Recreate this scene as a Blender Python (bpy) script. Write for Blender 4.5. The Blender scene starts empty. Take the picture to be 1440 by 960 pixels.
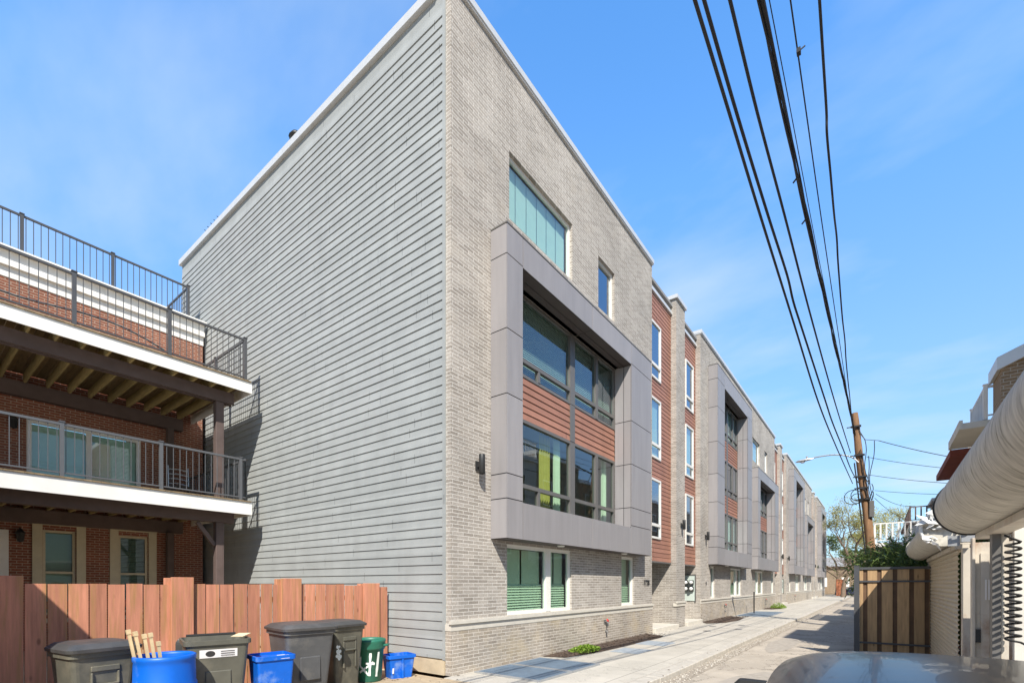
import bpy, bmesh, math, random
from mathutils import Vector, Matrix
random.seed(7)
sc = bpy.context.scene
col = sc.collection
rad = math.radians

# ------------------------------------------------------------------ camera, world, sun, exposure
SUN_DIR = Vector((0.42, -0.52, 0.68)).normalized()          # towards the sun
cam_d = bpy.data.cameras.new('camera')
cam = bpy.data.objects.new('camera', cam_d)
col.objects.link(cam)
cam.location = (0, 0, 1.7)
cam.rotation_euler = (rad(90), 0, math.atan2(515, 676))
cam_d.sensor_width = 36
cam_d.lens = 36 * 676 / 1440
cam_d.shift_y = 341 / 1440
cam_d.clip_start = 0.05
cam_d.clip_end = 2000
sc.camera = cam

world = bpy.data.worlds.new('World')
sc.world = world
world.use_nodes = True
wn, wl = world.node_tree.nodes, world.node_tree.links
bg = wn['Background']
sky = wn.new('ShaderNodeTexSky')
sky.sky_type = 'NISHITA'
sky.sun_disc = False
sky.sun_elevation = math.asin(SUN_DIR.z)
sky.sun_rotation = math.atan2(SUN_DIR.x, SUN_DIR.y)
sky.air_density = 1.0
sky.dust_density = 0.3
sky.ozone_density = 2.0
bg.inputs['Strength'].default_value = 0.12
# thin high cloud, mixed into the sky by direction
tc = wn.new('ShaderNodeTexCoord')
sx = wn.new('ShaderNodeSeparateXYZ'); wl.new(tc.outputs['Generated'], sx.inputs[0])
def wmath(op, a, b=None, clamp=False):
    n = wn.new('ShaderNodeMath'); n.operation = op; n.use_clamp = clamp
    for i, v in enumerate((a, b)):
        if v is None: continue
        if isinstance(v, (int, float)): n.inputs[i].default_value = v
        else: wl.new(v, n.inputs[i])
    return n.outputs[0]
den = wmath('ADD', wmath('MAXIMUM', sx.outputs['Z'], 0.0), 0.22)
cx_ = wmath('DIVIDE', sx.outputs['X'], den); cy_ = wmath('DIVIDE', sx.outputs['Y'], den)
cmb = wn.new('ShaderNodeCombineXYZ'); wl.new(cx_, cmb.inputs[0]); wl.new(cy_, cmb.inputs[1])
mp = wn.new('ShaderNodeMapping'); wl.new(cmb.outputs[0], mp.inputs[0])
mp.inputs['Rotation'].default_value = (0, 0, rad(40)); mp.inputs['Scale'].default_value = (0.8, 1.5, 1)
mp.inputs['Location'].default_value = (2.3, 3.7, 0)
cn = wn.new('ShaderNodeTexNoise'); wl.new(mp.outputs[0], cn.inputs['Vector'])
cn.inputs['Scale'].default_value = 1.15; cn.inputs['Detail'].default_value = 7; cn.inputs['Roughness'].default_value = 0.52
cr = wn.new('ShaderNodeMapRange'); wl.new(cn.outputs['Fac'], cr.inputs['Value'])
cr.inputs['From Min'].default_value = 0.48; cr.inputs['From Max'].default_value = 0.76
cr.inputs['To Max'].default_value = 0.60
vd = wn.new('ShaderNodeVectorMath'); vd.operation = 'DOT_PRODUCT'; wl.new(tc.outputs['Generated'], vd.inputs[0]); vd.inputs[1].default_value = (-0.6, 0.8, 0)
vr = wn.new('ShaderNodeMapRange'); wl.new(vd.outputs['Value'], vr.inputs['Value']); vr.interpolation_type = 'SMOOTHSTEP'
vr.inputs['From Min'].default_value = -0.15; vr.inputs['From Max'].default_value = 0.5
hz = wmath('MULTIPLY', wmath('POWER', wmath('SUBTRACT', 1.0, wmath('MAXIMUM', sx.outputs['Z'], 0.0), True), 2.4), 0.66)
fac = wmath('MULTIPLY', wmath('ADD', cr.outputs[0], hz, True), wmath('ADD', wmath('MULTIPLY', vr.outputs[0], .75), .25))
gain = wn.new('ShaderNodeVectorMath'); gain.operation = 'MULTIPLY'
wl.new(sky.outputs[0], gain.inputs[0])
# the half of the sky away from the sun (north west) carries a bright thin veil; the rest is deeper blue
gm = wn.new('ShaderNodeMix'); gm.data_type = 'VECTOR'; wl.new(vr.outputs[0], gm.inputs['Factor'])
va_, vb_ = [next(i_ for i_ in gm.inputs if i_.identifier == k_) for k_ in ('A_Vector', 'B_Vector')]; va_.default_value = (0.62, 0.86, 1.0); vb_.default_value = (0.90, 1.74, 2.3)
gv = next(o_ for o_ in gm.outputs if o_.type == 'VECTOR')
lowr = wn.new('ShaderNodeMapRange'); wl.new(sx.outputs['Z'], lowr.inputs['Value'])
lowr.inputs['From Min'].default_value = 0.0; lowr.inputs['From Max'].default_value = 0.62; lowr.inputs['To Min'].default_value = 0.37; lowr.inputs['To Max'].default_value = 1.0
gs_ = wn.new('ShaderNodeVectorMath'); gs_.operation = 'SCALE'; wl.new(gv, gs_.inputs[0]); wl.new(lowr.outputs[0], gs_.inputs['Scale'])
wl.new(gs_.outputs[0], gain.inputs[1])
mixc = wn.new('ShaderNodeMix'); mixc.data_type = 'RGBA'
wl.new(fac, mixc.inputs['Factor']); wl.new(gain.outputs[0], mixc.inputs['A'])
mixc.inputs['B'].default_value = (4.3, 5.0, 5.6, 1)
wl.new(mixc.outputs['Result'], bg.inputs['Color'])

sun_d = bpy.data.lights.new('sun', 'SUN')
sun_d.energy = 4.8
sun_d.angle = rad(0.5)
sun_d.color = (1.0, 0.93, 0.82)
sun = bpy.data.objects.new('sun', sun_d)
col.objects.link(sun)
sun.rotation_euler = (-SUN_DIR).to_track_quat('-Z', 'Y').to_euler()
sun.location = (10, -20, 30)

sc.view_settings.view_transform = 'Standard'
sc.view_settings.look = 'None'
sc.view_settings.gamma = 1
sc.view_settings.exposure = 0.6
sc.render.engine = 'CYCLES'
sc.cycles.use_denoising = True
sc.cycles.max_bounces = 8
sc.cycles.transparent_max_bounces = 12

# ------------------------------------------------------------------ materials
def nmat(name):
    m = bpy.data.materials.new(name); m.use_nodes = True
    return m, m.node_tree.nodes, m.node_tree.links, m.node_tree.nodes['Principled BSDF']
def rgba(c): return (c[0], c[1], c[2], 1)
def addn(nodes, links, typ, **kw):
    n = nodes.new(typ)
    for k, v in kw.items():
        if k == 'op': n.operation = v
        elif k == 'clamp': n.use_clamp = v
        elif k == 'typ': n.data_type = v
        elif k == 'blend': n.blend_type = v
        else:
            key = int(k[1:]) if k[0] == 'i' and k[1:].isdigit() else k.replace('_', ' ')
            if hasattr(v, 'is_output'): links.new(v, n.inputs[key])
            else: n.inputs[key].default_value = v
    return n
def mixrgb(nodes, links, fac, a, b, blend='MIX'):
    n = nodes.new('ShaderNodeMix'); n.data_type = 'RGBA'; n.blend_type = blend
    for k, v in (('Factor', fac), ('A', a), ('B', b)):
        if hasattr(v, 'is_output'): links.new(v, n.inputs[k])
        elif isinstance(v, (int, float)): n.inputs[k].default_value = v
        else: n.inputs[k].default_value = rgba(v)
    return n.outputs['Result']
def ramp(nodes, links, v, a, b, lo=0.0, hi=1.0):
    n = nodes.new('ShaderNodeMapRange'); links.new(v, n.inputs['Value'])
    n.inputs['From Min'].default_value = a; n.inputs['From Max'].default_value = b
    n.inputs['To Min'].default_value = lo; n.inputs['To Max'].default_value = hi
    return n.outputs[0]

def plain(name, c, rough=0.6, var=0.12, scale=6.0, metallic=0.0, bump=0.0, stretch=(1, 1, 1), island=0.0,
          dirt=None, dirt_scale=1.2, dirt_lo=0.5, dirt_hi=0.75, spec=0.5, coat=0.0, knots=False):
    m, N, L, P = nmat(name)
    pos = N.new('ShaderNodeNewGeometry')
    mp = addn(N, L, 'ShaderNodeMapping', Vector=pos.outputs['Position'], Scale=stretch)
    ns = addn(N, L, 'ShaderNodeTexNoise', Vector=mp.outputs[0], Scale=scale, Detail=6.0, Roughness=0.6)
    f = ramp(N, L, ns.outputs['Fac'], 0.25, 0.75, 1 - var, 1 + var)
    if island:
        r = ramp(N, L, pos.outputs['Random Per Island'], 0, 1, 1 - island, 1 + island)
        f = addn(N, L, 'ShaderNodeMath', op='MULTIPLY', i0=f, i1=r).outputs[0]
    vm = N.new('ShaderNodeVectorMath'); vm.operation = 'SCALE'; vm.inputs[0].default_value = c
    L.new(f, vm.inputs['Scale'])
    out = vm.outputs[0]
    if knots:
        vo = addn(N, L, 'ShaderNodeTexVoronoi', Vector=addn(N, L, 'ShaderNodeMapping', Vector=pos.outputs['Position'], Scale=(5.0, 5.0, 2.2)).outputs[0], Scale=1.0)
        out = mixrgb(N, L, ramp(N, L, vo.outputs['Distance'], .05, .12, .7, 0), out, tuple(x * .38 for x in c))
    if dirt:
        dn = addn(N, L, 'ShaderNodeTexNoise', Vector=mp.outputs[0], Scale=dirt_scale, Detail=8.0, Roughness=0.65)
        out = mixrgb(N, L, ramp(N, L, dn.outputs['Fac'], dirt_lo, dirt_hi, 0, 0.85), out, dirt)
    L.new(out, P.inputs['Base Color'])
    P.inputs['Roughness'].default_value = rough
    P.inputs['Metallic'].default_value = metallic
    P.inputs['Specular IOR Level'].default_value = spec
    P.inputs['Coat Weight'].default_value = coat
    if bump:
        b = addn(N, L, 'ShaderNodeBump', Height=ns.outputs['Fac'], Strength=bump, Distance=0.01)
        L.new(b.outputs[0], P.inputs['Normal'])
    return m

def wall_uv(N, L):
    pos = N.new('ShaderNodeNewGeometry')
    s = addn(N, L, 'ShaderNodeSeparateXYZ', Vector=pos.outputs['Position'])
    u = addn(N, L, 'ShaderNodeMath', op='ADD', i0=s.outputs['X'], i1=s.outputs['Y'])
    c = addn(N, L, 'ShaderNodeCombineXYZ', X=u.outputs[0], Y=s.outputs['Z'])
    return pos, c.outputs[0]

def brick(name, c1, c2, mortar, bw=0.203, bh=0.0677, ms=0.009, stain=None, bump=0.5, slo=.58, shi=.8):
    m, N, L, P = nmat(name)
    pos, uv = wall_uv(N, L)
    bt = addn(N, L, 'ShaderNodeTexBrick', Vector=uv, Color1=rgba(c1), Color2=rgba(c2), Mortar=rgba(mortar), Scale=1.0)
    bt.inputs['Mortar Size'].default_value = ms; bt.inputs['Mortar Smooth'].default_value = 0.25
    bt.inputs['Brick Width'].default_value = bw; bt.inputs['Row Height'].default_value = bh
    bt.inputs['Bias'].default_value = -0.1
    ns = addn(N, L, 'ShaderNodeTexNoise', Vector=pos.outputs['Position'], Scale=34.0, Detail=5.0, Roughness=0.7)
    big = addn(N, L, 'ShaderNodeTexNoise', Vector=pos.outputs['Position'], Scale=0.7, Detail=6.0, Roughness=0.6)
    f = addn(N, L, 'ShaderNodeMath', op='MULTIPLY', i0=ramp(N, L, ns.outputs['Fac'], .3, .7, .78, 1.22), i1=ramp(N, L, big.outputs['Fac'], .3, .7, .84, 1.14))
    vm = N.new('ShaderNodeVectorMath'); vm.operation = 'SCALE'
    L.new(bt.outputs['Color'], vm.inputs[0]); L.new(f.outputs[0], vm.inputs['Scale'])
    out = vm.outputs[0]
    if stain:
        s2 = addn(N, L, 'ShaderNodeTexNoise', Vector=pos.outputs['Position'], Scale=1.6, Detail=7.0)
        out = mixrgb(N, L, ramp(N, L, s2.outputs['Fac'], slo, shi, 0, .5), out, stain)
    L.new(out, P.inputs['Base Color'])
    P.inputs['Roughness'].default_value = 0.9
    P.inputs['Specular IOR Level'].default_value = 0.25
    h = addn(N, L, 'ShaderNodeMath', op='SUBTRACT', i0=ramp(N, L, ns.outputs['Fac'], .3, .7, .0, .5), i1=bt.outputs['Fac'])
    b = addn(N, L, 'ShaderNodeBump', Height=h.outputs[0], Strength=bump, Distance=0.008)
    L.new(b.outputs[0], P.inputs['Normal'])
    return m

def lap_siding(name, c, pitch, var=0.05, joint=3.66):
    """fibre-cement boards: every course slightly its own shade, butt joints now and then"""
    m, N, L, P = nmat(name)
    pos, uv = wall_uv(N, L)
    s = addn(N, L, 'ShaderNodeSeparateXYZ', Vector=uv)
    row = addn(N, L, 'ShaderNodeMath', op='FLOOR', i0=addn(N, L, 'ShaderNodeMath', op='DIVIDE', i0=s.outputs['Y'], i1=pitch).outputs[0])
    wn_ = N.new('ShaderNodeTexWhiteNoise'); wn_.noise_dimensions = '1D'; L.new(row.outputs[0], wn_.inputs['W'])
    off = addn(N, L, 'ShaderNodeMath', op='MULTIPLY_ADD', i0=wn_.outputs['Value'], i1=1.0, i2=addn(N, L, 'ShaderNodeMath', op='DIVIDE', i0=s.outputs['X'], i1=joint).outputs[0])
    fr = addn(N, L, 'ShaderNodeMath', op='FRACT', i0=off.outputs[0])
    jl = addn(N, L, 'ShaderNodeMath', op='LESS_THAN', i0=fr.outputs[0], i1=0.0028)
    ns = addn(N, L, 'ShaderNodeTexNoise', Vector=pos.outputs['Position'], Scale=2.2, Detail=6.0)
    fine = addn(N, L, 'ShaderNodeTexNoise', Vector=addn(N, L, 'ShaderNodeMapping', Vector=pos.outputs['Position'], Scale=(6, 6, 90)).outputs[0], Scale=1.0, Detail=3.0)
    st = addn(N, L, 'ShaderNodeTexNoise', Vector=addn(N, L, 'ShaderNodeMapping', Vector=pos.outputs['Position'], Scale=(2.2, 2.2, .12)).outputs[0], Scale=1.0, Detail=7.0, Roughness=.65)
    f0 = addn(N, L, 'ShaderNodeMath', op='MULTIPLY', i0=ramp(N, L, wn_.outputs['Value'], 0, 1, 1 - var, 1 + var), i1=ramp(N, L, ns.outputs['Fac'], .3, .7, .93, 1.07))
    f = addn(N, L, 'ShaderNodeMath', op='MULTIPLY', i0=f0.outputs[0], i1=ramp(N, L, st.outputs['Fac'], .3, .7, .93, 1.06))
    vm = N.new('ShaderNodeVectorMath'); vm.operation = 'SCALE'; vm.inputs[0].default_value = c
    L.new(f.outputs[0], vm.inputs['Scale'])
    L.new(mixrgb(N, L, jl.outputs[0], vm.outputs[0], tuple(x * .35 for x in c)), P.inputs['Base Color'])
    P.inputs['Roughness'].default_value = 0.62
    b = addn(N, L, 'ShaderNodeBump', Height=fine.outputs['Fac'], Strength=0.12, Distance=0.004)
    L.new(b.outputs[0], P.inputs['Normal'])
    return m

def slabs(name, c, w, h, mortar=0.008, dark=0.45, var=0.12, blotch=(0.3, 0.28, 0.25), cracks=0.3):
    """concrete flags or cast panels with tooled joints on the ground"""
    m, N, L, P = nmat(name)
    pos = N.new('ShaderNodeNewGeometry')
    bt = addn(N, L, 'ShaderNodeTexBrick', Vector=pos.outputs['Position'], Color1=rgba(c), Color2=rgba(tuple(x * .88 for x in c)), Mortar=rgba(tuple(x * dark for x in c)), Scale=1.0)
    bt.offset = 0.0
    bt.inputs['Mortar Size'].default_value = mortar; bt.inputs['Brick Width'].default_value = w; bt.inputs['Row Height'].default_value = h
    n1 = addn(N, L, 'ShaderNodeTexNoise', Vector=pos.outputs['Position'], Scale=1.1, Detail=8.0, Roughness=.6)
    n2 = addn(N, L, 'ShaderNodeTexNoise', Vector=pos.outputs['Position'], Scale=60.0, Detail=4.0, Roughness=.7)
    n3 = addn(N, L, 'ShaderNodeTexNoise', Vector=addn(N, L, 'ShaderNodeMapping', Vector=pos.outputs['Position'], Scale=(3.0, .5, 1)).outputs[0], Scale=1.4, Detail=7.0, Roughness=.65)
    f = addn(N, L, 'ShaderNodeMath', op='MULTIPLY', i0=ramp(N, L, n1.outputs['Fac'], .3, .7, 1 - var, 1 + var), i1=ramp(N, L, n2.outputs['Fac'], .3, .7, .86, 1.12))
    vm = N.new('ShaderNodeVectorMath'); vm.operation = 'SCALE'
    L.new(bt.outputs['Color'], vm.inputs[0]); L.new(f.outputs[0], vm.inputs['Scale'])
    n4 = addn(N, L, 'ShaderNodeTexNoise', Vector=pos.outputs['Position'], Scale=.55, Detail=9.0, Roughness=.62)
    ck = addn(N, L, 'ShaderNodeMath', op='ABSOLUTE', i0=addn(N, L, 'ShaderNodeMath', op='SUBTRACT', i0=n4.outputs['Fac'], i1=.47).outputs[0])
    col_ = mixrgb(N, L, ramp(N, L, n3.outputs['Fac'], .55, .8, 0, .6), vm.outputs[0], blotch)
    L.new(mixrgb(N, L, ramp(N, L, ck.outputs[0], .0015, .006, cracks, 0), col_, tuple(x * .3 for x in c)), P.inputs['Base Color'])
    P.inputs['Roughness'].default_value = 0.9
    P.inputs['Specular IOR Level'].default_value = 0.25
    b = addn(N, L, 'ShaderNodeBump', Height=n2.outputs['Fac'], Strength=0.25, Distance=0.006)
    L.new(b.outputs[0], P.inputs['Normal'])
    return m

def glass(name, tint=(0.62, 0.78, 0.72), base=0.22):
    m, N, L, P = nmat(name)
    N.remove(P)
    out = N['Material Output']
    tr = addn(N, L, 'ShaderNodeBsdfTransparent', Color=rgba(tint))
    gl = addn(N, L, 'ShaderNodeBsdfGlossy', Color=(0.86, 0.92, 1.0, 1), Roughness=0.0)
    ge = N.new('ShaderNodeNewGeometry')
    dp = N.new('ShaderNodeVectorMath'); dp.operation = 'DOT_PRODUCT'; L.new(ge.outputs['Normal'], dp.inputs[0]); L.new(ge.outputs['Incoming'], dp.inputs[1])
    ab = addn(N, L, 'ShaderNodeMath', op='ABSOLUTE', i0=dp.outputs['Value'])
    pw = addn(N, L, 'ShaderNodeMath', op='POWER', i0=addn(N, L, 'ShaderNodeMath', op='SUBTRACT', i0=1.0, i1=ab.outputs[0]).outputs[0], i1=4.0)
    f = addn(N, L, 'ShaderNodeMath', op='MULTIPLY_ADD', i0=pw.outputs[0], i1=1.0 - base, i2=base, clamp=True)
    ns = addn(N, L, 'ShaderNodeTexNoise', Vector=N.new('ShaderNodeNewGeometry').outputs['Position'], Scale=0.9, Detail=1.0)
    b = addn(N, L, 'ShaderNodeBump', Height=ns.outputs['Fac'], Strength=0.06, Distance=0.05)
    L.new(b.outputs[0], gl.inputs['Normal'])
    mx = addn(N, L, 'ShaderNodeMixShader', i0=f.outputs[0], i1=tr.outputs[0], i2=gl.outputs[0])
    L.new(mx.outputs[0], out.inputs['Surface'])
    return m

def leaf(name, c, var=0.35):
    m, N, L, P = nmat(name)
    g = N.new('ShaderNodeNewGeometry')
    f = ramp(N, L, g.outputs['Random Per Island'], 0, 1, 1 - var, 1 + var)
    vm = N.new('ShaderNodeVectorMath'); vm.operation = 'SCALE'; vm.inputs[0].default_value = c; L.new(f, vm.inputs['Scale'])
    L.new(vm.outputs[0], P.inputs['Base Color'])
    P.inputs['Roughness'].default_value = 0.55
    tl = addn(N, L, 'ShaderNodeBsdfTranslucent', Color=rgba(tuple(x * 1.3 for x in c)))
    mx = addn(N, L, 'ShaderNodeMixShader', i0=0.3, i1=P.outputs[0], i2=tl.outputs[0])
    L.new(mx.outputs[0], N['Material Output'].inputs['Surface'])
    return m

PITCH = 0.1775
M = dict(
    siding=lap_siding('grey_lap_siding', (0.315, 0.334, 0.334), PITCH),
    redsiding=lap_siding('terracotta_lap_siding', (0.32, 0.155, 0.108), 0.152, var=0.1, joint=9.0),
    greybrick=brick('grey_brick', (0.385, 0.352, 0.315), (0.26, 0.232, 0.203), (0.55, 0.525, 0.485), bw=0.29, bh=0.069, ms=0.0085, stain=(0.42, 0.37, 0.31)),
    plinthbrick=brick('stained_plinth_brick', (0.39, 0.345, 0.295), (0.26, 0.225, 0.188), (0.55, 0.51, 0.45), bw=0.29, bh=0.069, ms=0.0085, stain=(0.50, 0.41, 0.27), slo=.48, shi=.72),
    redbrick=brick('red_brick', (0.27, 0.10, 0.06), (0.20, 0.075, 0.05), (0.40, 0.30, 0.24), stain=(0.22, 0.12, 0.08)),
    brownbrick=brick('brown_brick', (0.30, 0.21, 0.13), (0.22, 0.15, 0.09), (0.40, 0.36, 0.3)),
    panel=plain('violet_grey_metal_panel', (0.285, 0.272, 0.278), 0.46, 0.09, 1.5, stretch=(3, 3, .35), island=0.07, spec=0.4),
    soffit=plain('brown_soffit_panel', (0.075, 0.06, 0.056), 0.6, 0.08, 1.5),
    wellfloor=plain('well_floor', (0.05, 0.07, 0.09), 0.8),
    gateback=plain('dark_gate_backing', (0.13, 0.075, 0.042), 0.8, 0.3, 3),
    joint=plain('dark_panel_joint', (0.03, 0.03, 0.035), 0.8),
    bronze=plain('dark_bronze_frame', (0.13, 0.125, 0.12), 0.45, 0.05),
    whiteframe=plain('white_vinyl_frame', (0.74, 0.73, 0.69), 0.45, 0.04),
    coping=plain('pale_metal_coping', (0.62, 0.63, 0.63), 0.4, 0.05, metallic=0.2),
    stone=plain('cast_stone', (0.55, 0.52, 0.46), 0.85, 0.1, 5, bump=0.1),
    foundation=plain('tan_parged_foundation', (0.52, 0.43, 0.30), 0.9, 0.12, 5, bump=0.3, dirt=(0.3, 0.25, 0.18)),
    glass=glass('window_glass', (0.70, 0.84, 0.72), 0.15),
    blueglass=glass('coated_window_glass', (0.62, 0.78, 0.74), 0.30),
    tealglass=glass('teal_window_glass', (0.70, 0.86, 0.82), 0.13),
    darkglass=glass('dim_window_glass', (0.45, 0.55, 0.5), 0.05),
    blind=plain('white_blind', (0.72, 0.78, 0.72), 0.6, 0.04),
    room=plain('painted_room', (0.58, 0.55, 0.49), 0.9, 0.08, 0.8),
    lime=plain('lime_curtain', (0.50, 0.42, 0.12), 0.8, 0.1),
    white=plain('white_paint', (0.78, 0.77, 0.74), 0.55, 0.06, 3, dirt=(0.5, 0.47, 0.42), dirt_lo=.6, dirt_hi=.9),
    cream=plain('cream_trim_paint', (0.56, 0.50, 0.36), 0.6, 0.08),
    black=plain('black_metal', (0.026, 0.027, 0.028), 0.45),
    charcoal=plain('charcoal_railing', (0.075, 0.078, 0.085), 0.4, 0.08),
    railgrey=plain('grey_railing', (0.13, 0.135, 0.145), 0.4, 0.08, metallic=0.3),
    brownwood=plain('brown_stained_timber', (0.105, 0.075, 0.068), 0.75, 0.22, 3, stretch=(8, 1, 1), bump=0.15, island=.12),
    greenwood=plain('mossy_treated_joist', (0.36, 0.28, 0.12), 0.85, 0.28, 3, stretch=(1, 6, 6), bump=0.2, island=.2),
    deckwood=plain('weathered_decking', (0.22, 0.16, 0.09), 0.85, 0.3, 4, stretch=(1, 6, 1), island=.2),
    redwood=plain('red_stained_cedar', (0.52, 0.228, 0.145), 0.8, 0.28, 2.2, stretch=(9, 9, 0.7), bump=0.3, island=0.16, dirt=(0.36, 0.22, 0.075), dirt_scale=1.3, dirt_lo=.49, dirt_hi=.72, spec=.2, knots=True),
    gatewood=plain('raw_pine_boards', (0.42, 0.275, 0.145), 0.8, 0.3, 2.4, stretch=(9, 9, 0.8), bump=0.25, island=0.16, dirt=(0.10, 0.06, 0.035), dirt_lo=.55, dirt_hi=.85, knots=True),
    sidewalk=slabs('pale_concrete_flags', (0.475, 0.445, 0.39), 0.94, 3.05, blotch=(0.40, 0.37, 0.33)),
    road=slabs('worn_concrete_alley', (0.43, 0.38, 0.315), 3.4, 4.5, 0.012, .7, .16, blotch=(0.25, 0.215, 0.175), cracks=0.8),
    roadpatch=plain('older_road_patch', (0.34, 0.305, 0.26), 0.95, 0.2, 8, bump=0.4),
    kerb=plain('kerb_stone', (0.44, 0.41, 0.36), 0.9, 0.2, 7, bump=0.3),
    gravel=plain('gutter_pebbles', (0.30, 0.26, 0.21), 0.95, 0.6, 26, bump=1.0),
    earth=plain('bare_tan_earth', (0.42, 0.33, 0.22), 0.95, 0.25, 5, bump=0.5, dirt=(0.25, 0.19, 0.13)),
    mulch=plain('dark_bark_mulch', (0.075, 0.05, 0.035), 0.95, 0.6, 22, bump=1.0),
    grate=plain('blue_grey_grate_steel', (0.145, 0.20, 0.265), 0.6, 0.15, metallic=0.0),
    plate=plain('steel_cover_plate', (0.30, 0.34, 0.38), 0.55, 0.2, 9),
    cable=plain('black_cable_sheath', (0.012, 0.013, 0.016), 0.6),
    polewood=plain('creosote_pole_timber', (0.24, 0.135, 0.07), 0.85, 0.4, 3, stretch=(5, 5, 0.5), bump=0.5, dirt=(0.09, 0.055, 0.035), dirt_scale=2.2, dirt_lo=.52, dirt_hi=.75),
    galv=plain('galvanised_steel', (0.45, 0.47, 0.49), 0.45, 0.12, metallic=0.6),
    bark=plain('grey_brown_bark', (0.17, 0.125, 0.09), 0.9, 0.35, 5, stretch=(4, 4, .8), bump=.6),
    hedgeleaf=leaf('yew_needles', (0.10, 0.15, 0.04), .55),
    springleaf=leaf('young_spring_leaves', (0.36, 0.34, 0.11), .4),
    deepleaf=leaf('mid_green_leaves', (0.13, 0.17, 0.05), .4),
    clover=leaf('lime_groundcover_leaves', (0.19, 0.30, 0.03), .35),
    toter=plain('charcoal_cart_plastic', (0.085, 0.088, 0.092), 0.5, 0.2, 4, dirt=(0.2, 0.19, 0.17), dirt_scale=2.2, dirt_lo=.52, dirt_hi=.76),
    olivecart=plain('olive_grey_cart_plastic', (0.10, 0.098, 0.078), 0.5, 0.2, 4, dirt=(0.22, 0.20, 0.15), dirt_scale=2.2, dirt_lo=.52, dirt_hi=.76),
    cartlid=plain('dark_cart_lid', (0.06, 0.06, 0.06), 0.45, 0.2, 6, dirt=(0.14, 0.13, 0.13), dirt_lo=.5, dirt_hi=.8),
    blueplastic=plain('blue_plastic', (0.0, 0.115, 0.58), 0.45, 0.15, 3, dirt=(0.26, 0.38, 0.60), dirt_scale=2.6, dirt_lo=.56, dirt_hi=.78),
    greenplastic=plain('green_plastic', (0.02, 0.15, 0.10), 0.45, 0.15, 4, dirt=(0.12, 0.26, 0.2), dirt_lo=.6, dirt_hi=.9),
    sticker=plain('white_sticker', (0.72, 0.70, 0.70), 0.5, 0.05),
    ink=plain('black_ink', (0.03, 0.03, 0.03), 0.6),
    spray=plain('white_spray_paint', (0.72, 0.78, 0.76), 0.8, 0.1),
    palewood=plain('pale_sawn_sticks', (0.60, 0.47, 0.28), 0.75, 0.2, 10, island=.12),
    paper=plain('pale_cardboard_scrap', (0.62, 0.52, 0.34), 0.8, 0.1),
    redvalve=plain('red_valve_handle', (0.6, 0.04, 0.03), 0.4),
    shutter=plain('beige_shutter_slats', (0.52, 0.45, 0.34), 0.5, 0.1, 3, dirt=(0.36, 0.29, 0.2), dirt_lo=.6, dirt_hi=.9),
    rustwhite=plain('rusting_white_steel', (0.56, 0.51, 0.43), 0.6, 0.15, 3, dirt=(0.26, 0.12, 0.05), dirt_scale=2.6, dirt_lo=.53, dirt_hi=.75, stretch=(1, 1, .6)),
    housing=plain('weathered_roller_housing', (0.56, 0.53, 0.46), 0.8, 0.32, 2.2, stretch=(2.2, 13, 2.2), bump=0.8, dirt=(0.13, 0.115, 0.07), dirt_scale=1.5, dirt_lo=.53, dirt_hi=.68),
    torn=plain('torn_white_membrane', (0.74, 0.74, 0.72), 0.7, 0.1, 8),
    rubber=plain('black_rubber', (0.015, 0.015, 0.015), 0.8),
    carpaint=plain('warm_grey_car_paint', (0.04, 0.039, 0.038), 0.3, 0.03, 2, metallic=0.2, coat=0.25),
    carblue=plain('dark_blue_car_paint', (0.03, 0.04, 0.08), 0.3, 0.03, 2, metallic=0.3, coat=1.0),
    carglass=plain('tinted_car_glass', (0.012, 0.014, 0.016), 0.03, 0.0, spec=0.8),
    alloy=plain('alloy_rim', (0.5, 0.5, 0.5), 0.35, 0.05, metallic=0.8),
    lens=plain('red_lamp_lens', (0.35, 0.02, 0.02), 0.2),
    clearlens=plain('clear_lamp_lens', (0.6, 0.62, 0.65), 0.15),
    rustred=plain('oxide_red_boards', (0.20, 0.05, 0.035), 0.75, 0.2, 3),
    stucco=plain('beige_stucco', (0.50, 0.43, 0.33), 0.9, 0.1, 6, bump=.2),
    paleboard=plain('pale_painted_boards', (0.60, 0.58, 0.53), 0.7, 0.1, 2),
    roofgrey=plain('grey_roof_membrane', (0.26, 0.26, 0.26), 0.9, 0.15, 2),
    orangebrick=brick('orange_brick', (0.42, 0.13, 0.05), (0.34, 0.10, 0.045), (0.4, 0.25, 0.18)),
    meterglass=plain('meter_dome_glass', (0.75, 0.77, 0.76), 0.15, 0.02, coat=1.0),
    meterpanel=plain('pale_green_meter_board', (0.52, 0.60, 0.56), 0.5, 0.08),
)

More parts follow.
